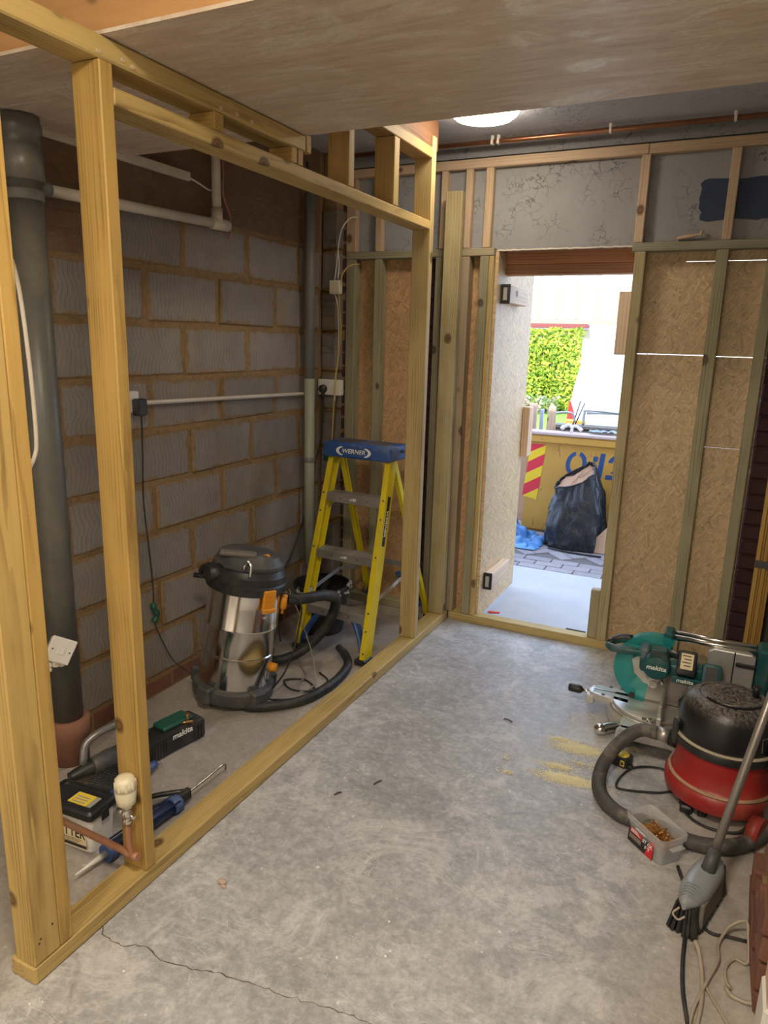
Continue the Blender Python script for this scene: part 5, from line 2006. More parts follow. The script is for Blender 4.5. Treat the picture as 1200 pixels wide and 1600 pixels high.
m.build('white_base', WHITE, t)

# ------------------------------------------------------------------ tape measure
t = thing('tape_measure', 'small yellow and black tape measure on the floor beside the vacuum hose', 'tape measure', (-0.222, 2.632, 0.0), (0, 0, math.radians(-20)))
m = MB()
m.prism(rrect(0.034, 0.030, 0.014), 0.040, T(0, 0, 0), 0.004)
m.build('case', BLACK, t, angle=40)
m = MB()
m.sm = True
m.lathe([(0.026, 0.040), (0.025, 0.043), (0.001, 0.0435)], 24)
m.build('yellow_face', LABELYEL, t)
m = MB()
m.box(0.008, 0.024, -0.0325, -0.0302, 0.010, 0.032, 0.002)
m.build('yellow_band', LABELYEL, t)
m = MB()
m.box(0.011, 0.021, -0.0335, -0.0326, 0.014, 0.028, 0.001)
m.build('black_panel', BLACK, t)
m = MB()
m.box(0.033, 0.052, -0.024, -0.004, 0.004, 0.018, 0.003)
m.build('tape_mouth', BLACK, t)

# ------------------------------------------------------------------ sawdust and bits
SAW = plain('sawdust', (0.95, 0.84, 0.56), 0.95, var=0.12, scale=60)
m = MB()
for cx, cy, rx, ry, n in ((-0.385, 2.655, 0.10, 0.040, 5500), (-0.47, 2.69, 0.05, 0.02, 700), (-0.385, 2.425, 0.10, 0.030, 6000), (-0.44, 2.49, 0.06, 0.022, 1500), (-0.36, 2.55, 0.12, 0.05, 350), (-0.60, 2.36, 0.035, 0.015, 160), (-0.63, 2.45, 0.09, 0.05, 120), (-0.20, 2.75, 0.10, 0.03, 300)):
    for _ in range(n):
        a, r = random.uniform(0, 2 * PI), min(2.0, abs(random.gauss(0, 0.62)))
        x, y = cx + rx * r * math.cos(a), cy + ry * r * math.sin(a) + 0.10 * rx * r * math.cos(a)
        z = 0.0008 + max(0, 0.006 * (1 - r)) * random.random()
        s_ = random.uniform(0.0015, 0.0038)
        b = random.uniform(0, 2 * PI)
        v = [m.bm.verts.new((x + s_ * math.cos(b + k * 2.1), y + s_ * math.sin(b + k * 2.1), z + random.uniform(0, 0.0012))) for k in range(3)]
        m.bm.faces.new(v)
sd = m.build('sawdust', SAW, recalc=False)
sd['kind'] = 'stuff'
tag(sd, 'pale yellow sawdust scattered on the floor in front of the mitre saw', 'sawdust')
m = MB()
m.sphere((-1.18, 1.412, 0.007), 0.014, 9, 6, (1.1, 0.75, 0.5))
m.sphere((-1.165, 1.40, 0.005), 0.008, 7, 5, (1.2, 0.8, 0.6))
tag(m.build('plaster_lump', plain('pinkish plaster', (0.50, 0.38, 0.30), 0.9, bump=0.4)), 'small pinkish plaster lump on the floor right of the second stud', 'plaster lump')
for p, q, lab in (((-0.725, 2.735), (-0.685, 2.725), 'dark wood splinter lying in the middle of the floor'), ((-1.005, 2.05), (-0.99, 2.085), 'tiny dark twig on the floor close to the sole plate'), ((-1.10, 1.93), (-1.085, 1.955), 'small dark nail lying on the floor near the sole plate middle')):
    m = MB()
    m.tube([(p[0], p[1], 0.003), ((p[0] + q[0]) / 2, (p[1] + q[1]) / 2 + 0.003, 0.005), (q[0], q[1], 0.003)], 0.0028, 5)
    tag(m.build('splinter', DARKGREY), lab, 'splinter')
m = MB()
m.prism([(0, 0), (0.05, 0.014), (0.055, 0.026), (0.012, 0.020), (-0.004, 0.03), (-0.016, 0.012)], 0.006, T(-1.165, 3.905, 0.0005) @ RZ(10))
tag(m.build('red_wedge', REDFLAT), 'small red plastic wedge on the slab at the foot of the door', 'wedge')
m = MB()
m.box(-0.71, -0.60, -0.004, 0.004, 0.0005, 0.006, 0.001, T(0, 3.89, 0))
tag(m.build('metal_strip', DARKGREY), 'thin dark metal strip on the slab just outside the doorway', 'strip')

# tool lying on the middle rail
t = thing('hand_tool', 'slim hand tool with tan handle lying on the ledge under the navy paint', 'tool', (-0.30, 3.718, 2.051))
m = MB()
m.bar((-0.125, 0, 0.004), (-0.035, 0, 0.013), 0.012, 0.004)
m.build('blade', CHROME, t)
m = MB()
m.sm = True
m.tube([(-0.04, 0, 0.012), (-0.02, 0, 0.017), (0.02, 0, 0.022), (0.062, 0, 0.030)], 0.007, 10, rf=lambda i, u: 0.005 + 0.004 * math.sin(PI * min(1, u * 1.1)))
m.build('handle', PALEWOOD, t)
m = MB()
m.sm = True
m.cyl((0.060, 0, 0.018), (0.064, 0, 0.044), 0.006, 0.007, 10)
m.build('end_knob', PALEWOOD, t)
m = MB()
m.box(-0.03, 0.04, -0.006, 0.006, 0.0005, 0.008, 0.002)
m.build('rest', DARKGREY, t)

# yellow grooved timber in the back right corner
t = thing('corner_batten', 'yellow varnished grooved batten standing in the far right corner behind the saw', 'timber', (0.206, 3.60, 0.0))
m = MB()
m.prism([(-0.034, -0.02), (-0.018, -0.024), (-0.014, -0.010), (-0.008, -0.010), (-0.004, -0.024), (0.010, -0.024), (0.014, -0.010), (0.020, -0.010), (0.024, -0.022), (0.034, -0.02), (0.034, 0.02), (-0.034, 0.02)], 1.62, T(0, 0, 0.001))
o = m.build('batten', TREATED, t)
o.color = (0.85, 0.68, 0.34, 1)
m = MB()
m.box(-0.0345, 0.0345, -0.0255, -0.020, 0.60, 0.635, 0.001)
m.build('tape_band', DARKGREY, t)
m = MB()
m.box(0.255, 0.32, 3.55, 3.69, 0.0, 1.7, 0.004)
tag(m.build('dark_board', plain('dark stained board', (0.055, 0.045, 0.038), 0.7)), 'dark board standing between the yellow batten and right wall', 'board')

# ------------------------------------------------------------------ tools in the bay behind the studs
rh = thing('rotary_hammer', 'black and teal rotary hammer lying on the floor behind the second stud', 'power tool', (-1.83, 1.863, 0.0), (0, 0, math.radians(-10)))
m = MB()
m.box(-0.055, 0.055, -0.13, 0.17, 0.0, 0.085, 0.014, None, 2)
bd = m.build('body', BLACK, rh, angle=40)
m = MB()
for k in range(9):
    m.box(0.0552, 0.0585, -0.125 + k * 0.013, -0.118 + k * 0.013, 0.008, 0.07, 0.001)
for k in range(3):
    m.box(0.0552, 0.0585, 0.115 + k * 0.016, 0.122 + k * 0.016, 0.008, 0.07, 0.001)
build_each(m, 'body_rib', BLACK, bd)
lettering('makita', 0.034, WHITEPRINT, bd, T(0.0556, 0.055, 0.068) @ FACE_PX, ext=0.0006, shear=0.12, bold=0.0006, sx=1.05)
m = MB()
m.box(-0.045, 0.03, -0.01, 0.13, 0.0855, 0.104, 0.006)
m.build('teal_cover', GREENPL, rh)
m = MB()
m.sm = True
m.cyl((0.03, 0.10, 0.085), (0.03, 0.10, 0.118), 0.005, n=8)
m.cyl((0.03, 0.10, 0.116), (0.03, 0.10, 0.121), 0.010, n=10)
m.cyl((0.01, 0.06, 0.09), (0.05, 0.11, 0.09), 0.006, n=8)
m.build('clamp_bolt', BRASSY, rh)
m = MB()
m.sm = True
m.tube([(0.0, -0.11, 0.055), (0.0, -0.17, 0.065), (-0.005, -0.23, 0.068), (-0.01, -0.29, 0.068)], 0.045, 16, 0.015, lambda i, u: 0.046 - 0.014 * u + (0.003 if i % 4 == 0 else 0))
m.build('barrel', DARKGREY, rh)
m = MB()
m.sm = True
m.tube([(-0.01, -0.28, 0.068), (-0.014, -0.33, 0.065), (-0.018, -0.37, 0.062)], 0.024, 14, 0.01, lambda i, u: 0.030 - 0.012 * u)
m.build('chuck', BLACK, rh)
m = MB()
m.sm = True
m.cyl((-0.016, -0.36, 0.062), (0.085, -0.452, 0.104), 0.005, 0.004, 8)
m.build('drill_bit', CHROME, rh)
m = MB()
m.sm = True
m.tube([(-0.03, -0.05, 0.085), (-0.03, -0.11, 0.155), (-0.028, -0.18, 0.175), (-0.033, -0.25, 0.17), (-0.036, -0.294, 0.145), (-0.02, -0.315, 0.085)], 0.014, 10, 0.02)
m.build('grey_handle', plain('scuffed grey metal', (0.27, 0.26, 0.26), 0.35, 0.5), rh)

hb = thing('hand_brush', 'hand brush with black bristles and blue stock behind the second stud', 'brush', (-1.738, 1.60, 0.0), (0, 0, math.radians(7)))
m = MB()
m.sm = True
m.tube([(0.0, 0.075, 0.036), (0.0, 0.11, 0.032), (-0.002, 0.15, 0.026)], 0.015, 10, 0.012, lambda i, u: 0.017 - 0.003 * u)
m.build('blue_handle', BLUE, hb)
m = MB()
m.box(-0.020, 0.016, -0.115, 0.08, 0.020, 0.056, 0.008)
m.build('brush_stock', BLUE, hb)
m = MB()
for i in range(24):
    for j in range(3):
        y = -0.108 + i * 0.0078
        ty = y * 1.35 + random.uniform(-0.004, 0.004)
        m.cyl((-0.018, y, 0.026 + j * 0.012), (-0.105 - random.uniform(0, 0.012), ty, 0.010 + j * 0.024), 0.0042, 0.0058, 5)
o = m.build('bristles', BLACK, hb)
o['kind'] = 'stuff'
m = MB()
m.prism([(-0.11, -0.018), (0.06, -0.020), (0.085, -0.008), (0.085, 0.010), (0.06, 0.018), (-0.11, 0.018)], 0.022, T(-1.800, 1.462, 0.001) @ RZ(-25) @ RX(0), 0.004)
tag(m.build('wooden_handle', PALEWOOD), 'rounded wooden handle end lying between the lidded tub and brush', 'handle')
gt = thing('lidded_tub', 'white plastic tub with black lid and yellow label behind the first stud', 'tub', (-1.705, 1.362, 0.0), (0, 0, math.radians(4)))
m = MB()
m.sm = True
rr_loft(m, [(0.092, 0.045, 0.0), (0.095, 0.048, 0.003), (0.101, 0.053, 0.128)], 0.014, True, True)
bx = m.build('tub_body', WHITE, gt, angle=40)
m = MB()
rr_loft(m, [(0.106, 0.058, 0.120), (0.108, 0.060, 0.123), (0.108, 0.060, 0.142), (0.102, 0.054, 0.150), (0.085, 0.040, 0.151), (0.083, 0.038, 0.146)], 0.014, True, True)
ld = m.build('lid', BLACK, gt, angle=30)
m = MB()
for k in range(4):
    m.box(0.086 + k * 0.004, 0.088 + k * 0.004, -0.03, 0.03, 0.150 - k * 0.001, 0.1525 - k * 0.001)
    m.box(-0.075, 0.075, 0.041 + k * 0.004, 0.043 + k * 0.004, 0.150 - k * 0.001, 0.1525 - k * 0.001)
m.box(0.1075, 0.112, -0.016, 0.016, 0.100, 0.138, 0.002)
m.build('lid_ribs', BLACK, ld)
m = MB()
m.box(-0.01, 0.062, -0.030, 0.020, 0.1465, 0.1485)
m.build('lid_label', LABELYEL, ld)
m = MB()
m.box(0.064, 0.08, -0.030, 0.020, 0.1465, 0.1485)
for k in range(3):
    m.box(0.0, 0.05, -0.024 + k * 0.012, -0.019 + k * 0.012, 0.1486, 0.1489)
m.build('lid_print', plain('grey print', (0.35, 0.33, 0.28), 0.6), ld)
MG = T(0.0, -0.0512, 0.066) @ RX(90 - 2.2)
m = MB()
m.prism([(-0.085, -0.052), (0.078, -0.052), (0.078, 0.046), (-0.085, 0.046)], 0.0006, MG)
lb = m.build('label', LABELCREAM, bx)
lettering('GUTTER', 0.043, LABELBLACK, lb, MG @ T(0.074, -0.005, 0.0008), ext=0.0003, bold=0.0008, sx=0.86, align='RIGHT')
m = MB()
m.prism([(-0.085, -0.050), (0.078, -0.050), (0.078, -0.040), (-0.085, -0.040)], 0.0003, MG @ T(0, 0, 0.0008))
for k in range(3):
    m.prism([(-0.08, -0.026 - k * 0.006), (0.06 - 0.01 * k, -0.026 - k * 0.006), (0.06 - 0.01 * k, -0.0245 - k * 0.006), (-0.08, -0.0245 - k * 0.006)], 0.0003, MG @ T(0, 0, 0.0008))
build_each(m, 'fine_print', LABELBLACK, lb)

cg = thing('sealant_gun', 'dark blue sealant gun with hooked rod lying on the floor behind the second stud', 'sealant gun', (-1.532, 1.50, 0.0), (0, 0, math.radians(-4)))
m = MB()
m.sm = True
m.cyl((0, -0.165, 0.030), (0, 0.085, 0.030), 0.024, n=18)
m.build('cartridge', NAVYPL, cg)
m = MB()
m.sm = True
m.cyl((0, -0.185, 0.030), (0, -0.160, 0.030), 0.029, n=18)
m.cyl((0, 0.078, 0.030), (0, 0.112, 0.030), 0.029, n=18)
build_each(m, 'end_collar', BLUE, cg)
m = MB()
for x in (-0.022, 0.022):
    m.bar((x, -0.17, 0.05), (x, 0.10, 0.05), 0.006, 0.003)
m.build('cradle_bar', NAVYPL, cg)
m = MB()
m.sm = True
m.lathe([(0.012, 0.0), (0.009, 0.02), (0.003, 0.105)], 12, T(0, -0.185, 0.030) @ RX(90))
m.build('nozzle', plain('clear nozzle', (0.62, 0.60, 0.55), 0.35), cg)
m = MB()
m.sm = True
m.tube([(0, 0.10, 0.034), (0, 0.25, 0.045), (0, 0.325, 0.053), (0.004, 0.338, 0.048), (0.006, 0.335, 0.030)], 0.004, 8)
m.build('plunger_rod', CHROME, cg)
m = MB()
m.box(-0.012, 0.012, 0.105, 0.165, 0.018, 0.058, 0.005)
m.build('trigger_housing', BLACK, cg)
m = MB()
m.sm = True
m.tube([(0, 0.15, 0.05), (-0.03, 0.12, 0.05), (-0.075, 0.08, 0.045), (-0.105, 0.06, 0.03)], 0.009, 8)
m.build('grip', BLACK, cg)
m = MB()
m.sm = True
m.tube([(0, 0.115, 0.035), (-0.03, 0.09, 0.03), (-0.065, 0.05, 0.022), (-0.085, 0.03, 0.014)], 0.006, 8)
m.build('trigger', BLACK, cg)
# ------------------------------------------------------------------ outdoors
random.seed(5)
SLAB = NT('pale concrete slab')
_c = SLAB.coord()
SLABM = SLAB.fin(SLAB.mix(SLAB.noise(_c, 5, 6, 0.65), (0.36, 0.37, 0.39), (0.50, 0.51, 0.53)), 0.8)
m = MB()
m.box(-3.0, 2.0, 3.721, 4.925, -0.1, -0.001)
struct('apron_slab', 'pale concrete slab outside the doorway', (0, 0, 0), m, SLABM, 'slab')
PAVE = brick_material('block paver', (0.235, 0.215, 0.225), (0.36, 0.335, 0.345), 0.3)
JOINT = plain('paver joint sand', (0.13, 0.12, 0.115), 0.95)
m = MB()
m.box(-9.0, 6.0, 4.926, 14.0, -0.1, -0.012)
pav = struct('block_paving', 'grey block paving of the drive', (0, 0, 0), m, JOINT, 'paving')


def paver(cx, cy, ang):
    mm = paver.me
    if mm is None:
        q = MB()
        q.box(-0.0965, 0.0965, -0.0465, 0.0465, -0.04, 0.0, 0.003)
        o = q.build('paver', PAVE, pav, (cx, cy, 0))
        paver.me = o.data
    else:
        o = link('paver', mm, pav, (cx, cy, 0))
    o.location.z = random.uniform(-0.003, 0.002)
    o.rotation_euler = (random.uniform(-0.008, 0.008), random.uniform(-0.008, 0.008), ang + random.uniform(-0.01, 0.01))


paver.me = None
for r in range(3):
    x = -2.2 + (0.1 if r % 2 else 0)
    while x < -0.2:
        paver(x, 4.98 + r * 0.1005, 0)
        x += 0.2005
cnt = 0
ca, sa = math.cos(PI / 4), math.sin(PI / 4)
for i in range(-24, 25):
    for j in range(-24, 25):
        ph = (i - j) % 4
        if ph == 0:
            px_, py_, an = (i + 0.5) * 0.1, j * 0.1, 0
        elif ph == 3:
            px_, py_, an = i * 0.1, (j + 0.5) * 0.1 - 0.0, PI / 2
        else:
            continue
        px_, py_ = (px_ + 0.05, py_ + 0.05)
        wx, wy = -1.25 + px_ * ca - py_ * sa, 5.75 + px_ * sa + py_ * ca
        if -1.95 < wx < -0.45 and 5.32 < wy < 6.35:
            paver(wx, wy, an + PI / 4)
            cnt += 1
m = MB()
m.box(-9.0, 6.0, 6.36, 14.0, -0.0118, -0.002)
o = m.build('far_paving', PAVE, pav)
o['kind'] = 'stuff'
GRASS = NT('mown grass')
_c = GRASS.coord()
GRASSM = GRASS.fin(GRASS.mix(GRASS.noise(_c, 30, 5, 0.7), (0.13, 0.26, 0.03), (0.30, 0.45, 0.07)), 0.9)
m = MB()
m.box(-16, 8, 14.0, 21.0, -0.1, 0.0)
struct('lawn', 'sunlit lawn in front of the far hedge', (0, 0, 0), m, GRASSM, 'lawn')

# yellow skip ---------------------------------------------------------------
SK = NT('scuffed yellow skip paint')
_c = SK.coord()
_k = SK.mix(SK.noise(_c, 4, 5, 0.6), (0.50, 0.255, 0.035), (0.62, 0.34, 0.06))
_k = SK.mix(SK.ramp(SK.noise(SK.mapping(_c, (1, 1, 0.5)), 16, 6, 0.75, 1.0), [(0.60, 0.0), (0.68, 0.8)]), _k, (0.13, 0.065, 0.03))
SKIPM = SK.fin(_k, 0.55)
sk = thing('skip', 'yellow steel skip with blue stencilled number and red chevrons across the drive', 'skip', (-1.56, 6.0, 0.0))
m = MB()
Y0, Y1 = 0.0, 1.5
ring = lambda pts: [Vector(p) for p in pts]
m.prism([(0.0, 0.02), (0.02, 0.80), (2.9, 0.80), (2.72, 0.02)], 0.02, T(0, 0.02, 0) @ RX(90))
m.build('front_panel', SKIPM, sk)
m = MB()
m.prism([(0.0, 0.02), (0.02, 0.80), (2.9, 0.80), (2.72, 0.02)], 0.02, T(0, 1.5, 0) @ RX(90))
m.build('rear_panel', SKIPM, sk)
m = MB()
m.box(0.0, 0.02, 0.021, 1.479, 0.02, 0.80)
m.build('end_panel', SKIPM, sk)
m = MB()
m.box(2.80, 2.82, 0.021, 1.479, 0.02, 0.80)
m.build('end_panel', SKIPM, sk)
m = MB()
m.box(0.021, 2.75, 0.021, 1.479, 0.0, 0.02)
m.build('floor_panel', SKIPM, sk)
m = MB()
m.box(-0.005, 2.92, -0.035, 0.05, 0.775, 0.845, 0.012)
m.build('top_rim', SKIPM, sk)
m = MB()
m.box(-0.005, 2.92, 1.45, 1.52, 0.775, 0.845, 0.012)
m.build('top_rim', SKIPM, sk)
m = MB()
m.box(-0.01, 2.93, -0.045, 0.12, 0.846, 0.872, 0.006)
m.build('rim_plank', plain('dusty pinkish plank', (0.55, 0.42, 0.36), 0.8), sk)
# chevron plate: stripes in local x,z on the front face
xl = lambda z: 0.033 - (0.759 - z) * 0.0996
CH_Y, CH_O = plain('reflective yellow', (0.86, 0.58, 0.02), 0.4, var=0.04), plain('reflective red', (0.72, 0.03, 0.05), 0.4, var=0.04)
zl = [0.685, 0.600, 0.500, 0.405, 0.300]
for k in range(6):
    dz = 0.082
    if k == 0:
        P = [(xl(0.759), 0.759), (xl(0.685), 0.685), (xl(0.755) + 0.132, 0.757), (xl(0.759) + 0.132, 0.759)]
    elif k < 5:
        a, b = zl[k - 1], zl[k]
        P = [(xl(a), a), (xl(b), b), (xl(b + dz) + 0.132, b + dz), (xl(a + dz) + 0.132, min(a + dz, 0.758))]
    else:
        a = zl[4]
        P = [(xl(a), a), (xl(0.272) + 0.10, 0.285), (xl(0.272) + 0.128, 0.272), (xl(a + dz) + 0.132, a + dz)]
    m = MB()
    m.prism([(x, z) for x, z in P], 0.002, T(0, -0.0005, 0) @ RX(90))
    m.build('chevron_stripe', CH_O if k % 2 == 0 else CH_Y, sk)
# stencilled digits, slanting a little
SB = plain('blue stencil paint', (0.02, 0.075, 0.22), 0.5)


def stencil(polys, x0, z0, name):
    m = MB()
    for P in polys:
        m.prism([(x0 + x + z * 0.10, z0 + z) for x, z in P], 0.0012, T(0, -0.0005, 0) @ RX(90))
    return m.build(name, SB, sk)


def arc(cx, cz, rx, rz, w, a0, a1, n=10):
    o = [(cx + rx * math.cos(math.radians(a0 + (a1 - a0) * i / n)), cz + rz * math.sin(math.radians(a0 + (a1 - a0) * i / n))) for i in range(n + 1)]
    q = [(cx + (rx - w) * math.cos(math.radians(a0 + (a1 - a0) * i / n)), cz + (rz - w) * math.sin(math.radians(a0 + (a1 - a0) * i / n))) for i in range(n + 1)]
    return o + q[::-1]


stencil([arc(0.085, 0.10, 0.080, 0.105, 0.034, 100, 262), arc(0.095, 0.10, 0.080, 0.105, 0.034, -82, 80)], 0.325, 0.52, 'stencil_digit')
stencil([[(0.052, 0.0), (0.092, 0.0), (0.092, 0.205), (0.052, 0.205)], [(0.0, 0.135), (0.036, 0.135), (0.036, 0.175), (0.0, 0.175)]], 0.545, 0.52, 'stencil_digit')
stencil([[(0.0, 0.0), (0.14, 0.0), (0.14, 0.036), (0.0, 0.036)], [(0.03, 0.056), (0.105, 0.115), (0.13, 0.10), (0.085, 0.056)], arc(0.07, 0.14, 0.07, 0.065, 0.034, 95, 180), arc(0.08, 0.14, 0.065, 0.065, 0.034, -30, 80)], 0.668, 0.515, 'stencil_digit')

# rubbish resting in and over the skip
t = thing('board_offcut', 'narrow pale board standing upright in the skip left corner', 'board', (-1.60, 6.28, 0.03))
m = MB()
m.box(-0.035, 0.035, -0.012, 0.012, 0.0, 1.05, 0.003)
m.build('board', PALEWOOD, t)
m = MB()
m.prism([(-0.07, 0), (0.07, 0), (0.045, 1.02), (0.0, 1.06), (-0.02, 1.0)], 0.02, T(-1.455, 6.33, 0.03) @ RX(90))
tag(m.build('plywood_offcut', PALEWOOD), 'tapered pale plywood offcut standing in the skip right of the narrow board', 'offcut')
m = MB()
m.prism([(-0.06, 0), (0.05, 0), (0.03, 0.96), (-0.02, 0.99)], 0.02, T(-1.64, 6.20, 0.03) @ RX(90))
tag(m.build('plywood_offcut', CARD), 'brown board scrap at the skip left end behind the door', 'offcut')
m = MB()
m.box(-1.545, -1.515, 6.30, 6.33, 0.03, 1.03, 0.003)
tag(m.build('plastic_strip', plain('pale blue plastic', (0.45, 0.52, 0.62), 0.4)), 'pale blue plastic strip standing between the boards in the skip', 'strip')
st = thing('metal_stand', 'grey tubular metal frame lying on the dark tray in the skip', 'frame', (-1.06, 6.66, 0.88))
m = MB()
m.sm = True
m.tube([(-0.17, 0, 0.0), (-0.165, 0, 0.11), (-0.14, 0, 0.135), (0.13, 0.02, 0.125), (0.16, 0.02, 0.10), (0.165, 0.02, 0.0)], 0.012, 8)
GREYTUBE = plain('blue grey metal tube', (0.22, 0.27, 0.30), 0.4, 0.4)
m.build('tube_frame', GREYTUBE, st)
m = MB()
m.box(-0.15, 0.15, 0.022, 0.03, 0.0, 0.12, 0.003)
m.build('back_sheet', plain('pale sheet', (0.60, 0.66, 0.68), 0.5), st)
m = MB()
m.sm = True
m.tube([(-0.45, -0.05, 0.0), (-0.43, -0.05, 0.08), (-0.38, -0.05, 0.105), (-0.27, -0.03, 0.10), (-0.24, -0.02, 0.02)], 0.010, 8)
m.build('side_hoop', GREYTUBE, st)
m = MB()
m.sm = True
m.cyl((-0.24, 0, 0.0), (-0.17, 0, 0.20), 0.006, n=8)
m.cyl((-0.26, 0, 0.0), (-0.21, 0, 0.215), 0.006, n=8)
m.build('thin_rod', DARKGREY, st)
m = MB()
m.box(-0.46, 0.18, -0.10, 0.06, -0.83, -0.80, 0.003)
m.box(-0.46, 0.18, -0.10, 0.06, -0.03, -0.001, 0.004)
m.box(-0.44, 0.16, -0.08, 0.04, -0.80, -0.03, 0.004)
m.build('dark_tray', DARKGREY, st)
tp = thing('tap_fitting', 'pair of white tap fittings on the skip rim', 'tap', (-1.21, 6.07, 0.873))
m = MB()
m.sm = True
m.tube([(-0.07, 0, 0.035), (-0.03, 0, 0.06), (0.0, 0, 0.04), (0.0, 0, 0.0)], 0.013, 8)
m.tube([(0.07, 0, 0.03), (0.03, 0, 0.055), (0.0, 0, 0.04)], 0.012, 8)
m.cyl((-0.085, 0, 0.022), (-0.065, 0, 0.045), 0.018, n=10)
m.cyl((0.085, 0, 0.018), (0.062, 0, 0.04), 0.016, n=10)
m.build('tap_body', WHITE, tp)
m = MB()
m.grid(lambda u, v: (-1.06 + 0.26 * u, 6.03 + 0.10 * v, 0.880 + 0.03 * abs(noise.noise(Vector((u * 5, v * 3, 2)))) + 0.012), 22, 8)
tag(m.build('blue_film', plain('crumpled blue film', (0.30, 0.38, 0.55), 0.35)), 'crumpled pale blue plastic film on the skip rim below the tubular frame', 'film')

# black rubble sacks ---------------------------------------------------------
BAGM = NT('black polythene')
_c = BAGM.coord()
BAGM.bump(BAGM.noise(BAGM.mapping(_c, (1, 1, 0.45)), 14, 5, 0.6, 1.2), 0.8, 0.02)
BAG = BAGM.fin((0.014, 0.015, 0.018), 0.28)


def sack(name, label, loc, rx, ry, h, seed, opening=True):
    t = thing(name, label, 'sack', loc)

    def fn(u, v):
        a = 2 * PI * u
        hi = 0.5 + 0.5 * math.cos(a - 0.6)           # the side gathered up high
        z = h * v * (0.80 + 0.34 * hi * v)
        k = 0.97 + 0.12 * math.sin(PI * min(1, v * 1.15)) - 0.20 * v ** 2 + 0.10 * (1 - v) ** 5
        k -= 0.30 * hi * max(0, v - 0.72) / 0.28
        k += (0.10 * (1 - hi)) * max(0, v - 0.88) / 0.12
        cu, su = math.cos(a), math.sin(a)
        crease = abs(noise.noise(Vector((cu * 3.4, su * 3.4, v * 2.6 + seed))))
        crease2 = abs(noise.noise(Vector((cu * 7.0 + v * 3, su * 7.0, v * 5.0 + seed))))
        k += 0.16 * crease - 0.05 + 0.09 * crease2
        sq = 1.0 / max(abs(cu), abs(su)) * 0.35 + 0.65
        return (rx * k * sq * cu, ry * k * sq * su, max(0.004, z + 0.03 * h * noise.noise(Vector((cu * 3, su * 3, seed))) * v))
    m = MB()
    m.sm = True
    n = 84
    rows = []
    for j in range(30):
        v = j / 29
        rows.append([fn(i / n, v) for i in range(n)])
    if not opening:
        for s_ in (0.7, 0.4, 0.12):
            rows.append([(p[0] * s_, p[1] * s_, p[2] + 0.05 * (1 - s_)) for p in rows[29]])
    m.ring_surface(rows, True, not opening)
    m.build('sack_skin', BAG, t)
    if opening:
        m = MB()
        m.sm = True
        rim = rows[29]
        m.tube([Vector(p) for p in rim] + [Vector(rim[0])], 0.006, 6, smooth=False)
        m.build('rolled_rim', BAG, t)
        m = MB()
        m.sm = True
        top = [Vector(p) for p in rows[28]]
        c_ = sum(top, Vector()) / n
        rr = [[c_ + (p - c_) * s_ + Vector((0, 0, 0.01 * (1 - s_) + 0.03 * noise.noise(p * 9 + Vector((s_ * 7, 0, 0))) - 0.01)) for p in top] for s_ in (0.97, 0.8, 0.55, 0.3, 0.05)]
        m.ring_surface(rr, False, True)
        m.build('rubble_fill', plain('brown rubble', (0.38, 0.22, 0.13), 0.9, bump=0.6), t)
    return t


sack('rubble_sack', 'full black rubble sack open at the top in front of the skip', (-1.04, 5.70, 0.0), 0.215, 0.175, 0.60, 3.0)
sack('rubble_sack', 'second black sack half hidden by the door post beside the open sack', (-0.57, 5.82, 0.0), 0.20, 0.15, 0.60, 11.0, False)
m = MB()
m.prism([(-0.16, 0), (0.16, 0), (0.18, 0.32), (0.02, 0.30), (-0.13, 0.12)], 0.02, T(-0.72, 5.57, 0.002) @ RX(78))
tag(m.build('cardboard_sheet', CARD), 'pinkish brown board leaning on the second black sack', 'cardboard')
TARPM = NT('blue tarpaulin')
_c = TARPM.coord()
TARP = TARPM.fin(TARPM.mix(TARPM.noise(_c, 12, 5), (0.03, 0.13, 0.36), (0.10, 0.30, 0.60)), 0.35)
m = MB()
m.sm = True


def tarp(u, v):
    x = -1.95 + 0.69 * u
    y = 5.46 + 0.46 * v - 0.10 * u
    n1 = noise.noise(Vector((u * 4.5, v * 4.0, 5)))
    n2 = abs(noise.noise(Vector((u * 9, v * 7, 2)))) * 2 - 0.6
    e = min(1, 4 * min(u, 1 - u, v, 1 - v))
    return (x + 0.03 * n2, y + 0.04 * n1, 0.010 + e * (0.09 + 0.13 * n1 + 0.075 * n2) * (0.4 + 0.8 * v) if e > 0 else 0.006)


m.grid(lambda u, v: tuple(max(c, 0.006) if i == 2 else c for i, c in enumerate(tarp(u, v))), 46, 30)
tag(m.build('tarpaulin', TARP), 'crumpled blue tarpaulin on the paving left of the open sack', 'tarpaulin')
m = MB()
m.tube([(-1.20, 5.50, 0.008), (-1.05, 5.45, 0.008), (-0.90, 5.44, 0.008), (-0.78, 5.45, 0.008)], 0.008, 5)
tag(m.build('black_strip', BLACK), 'black strip of plastic along the foot of the open sack', 'strip')

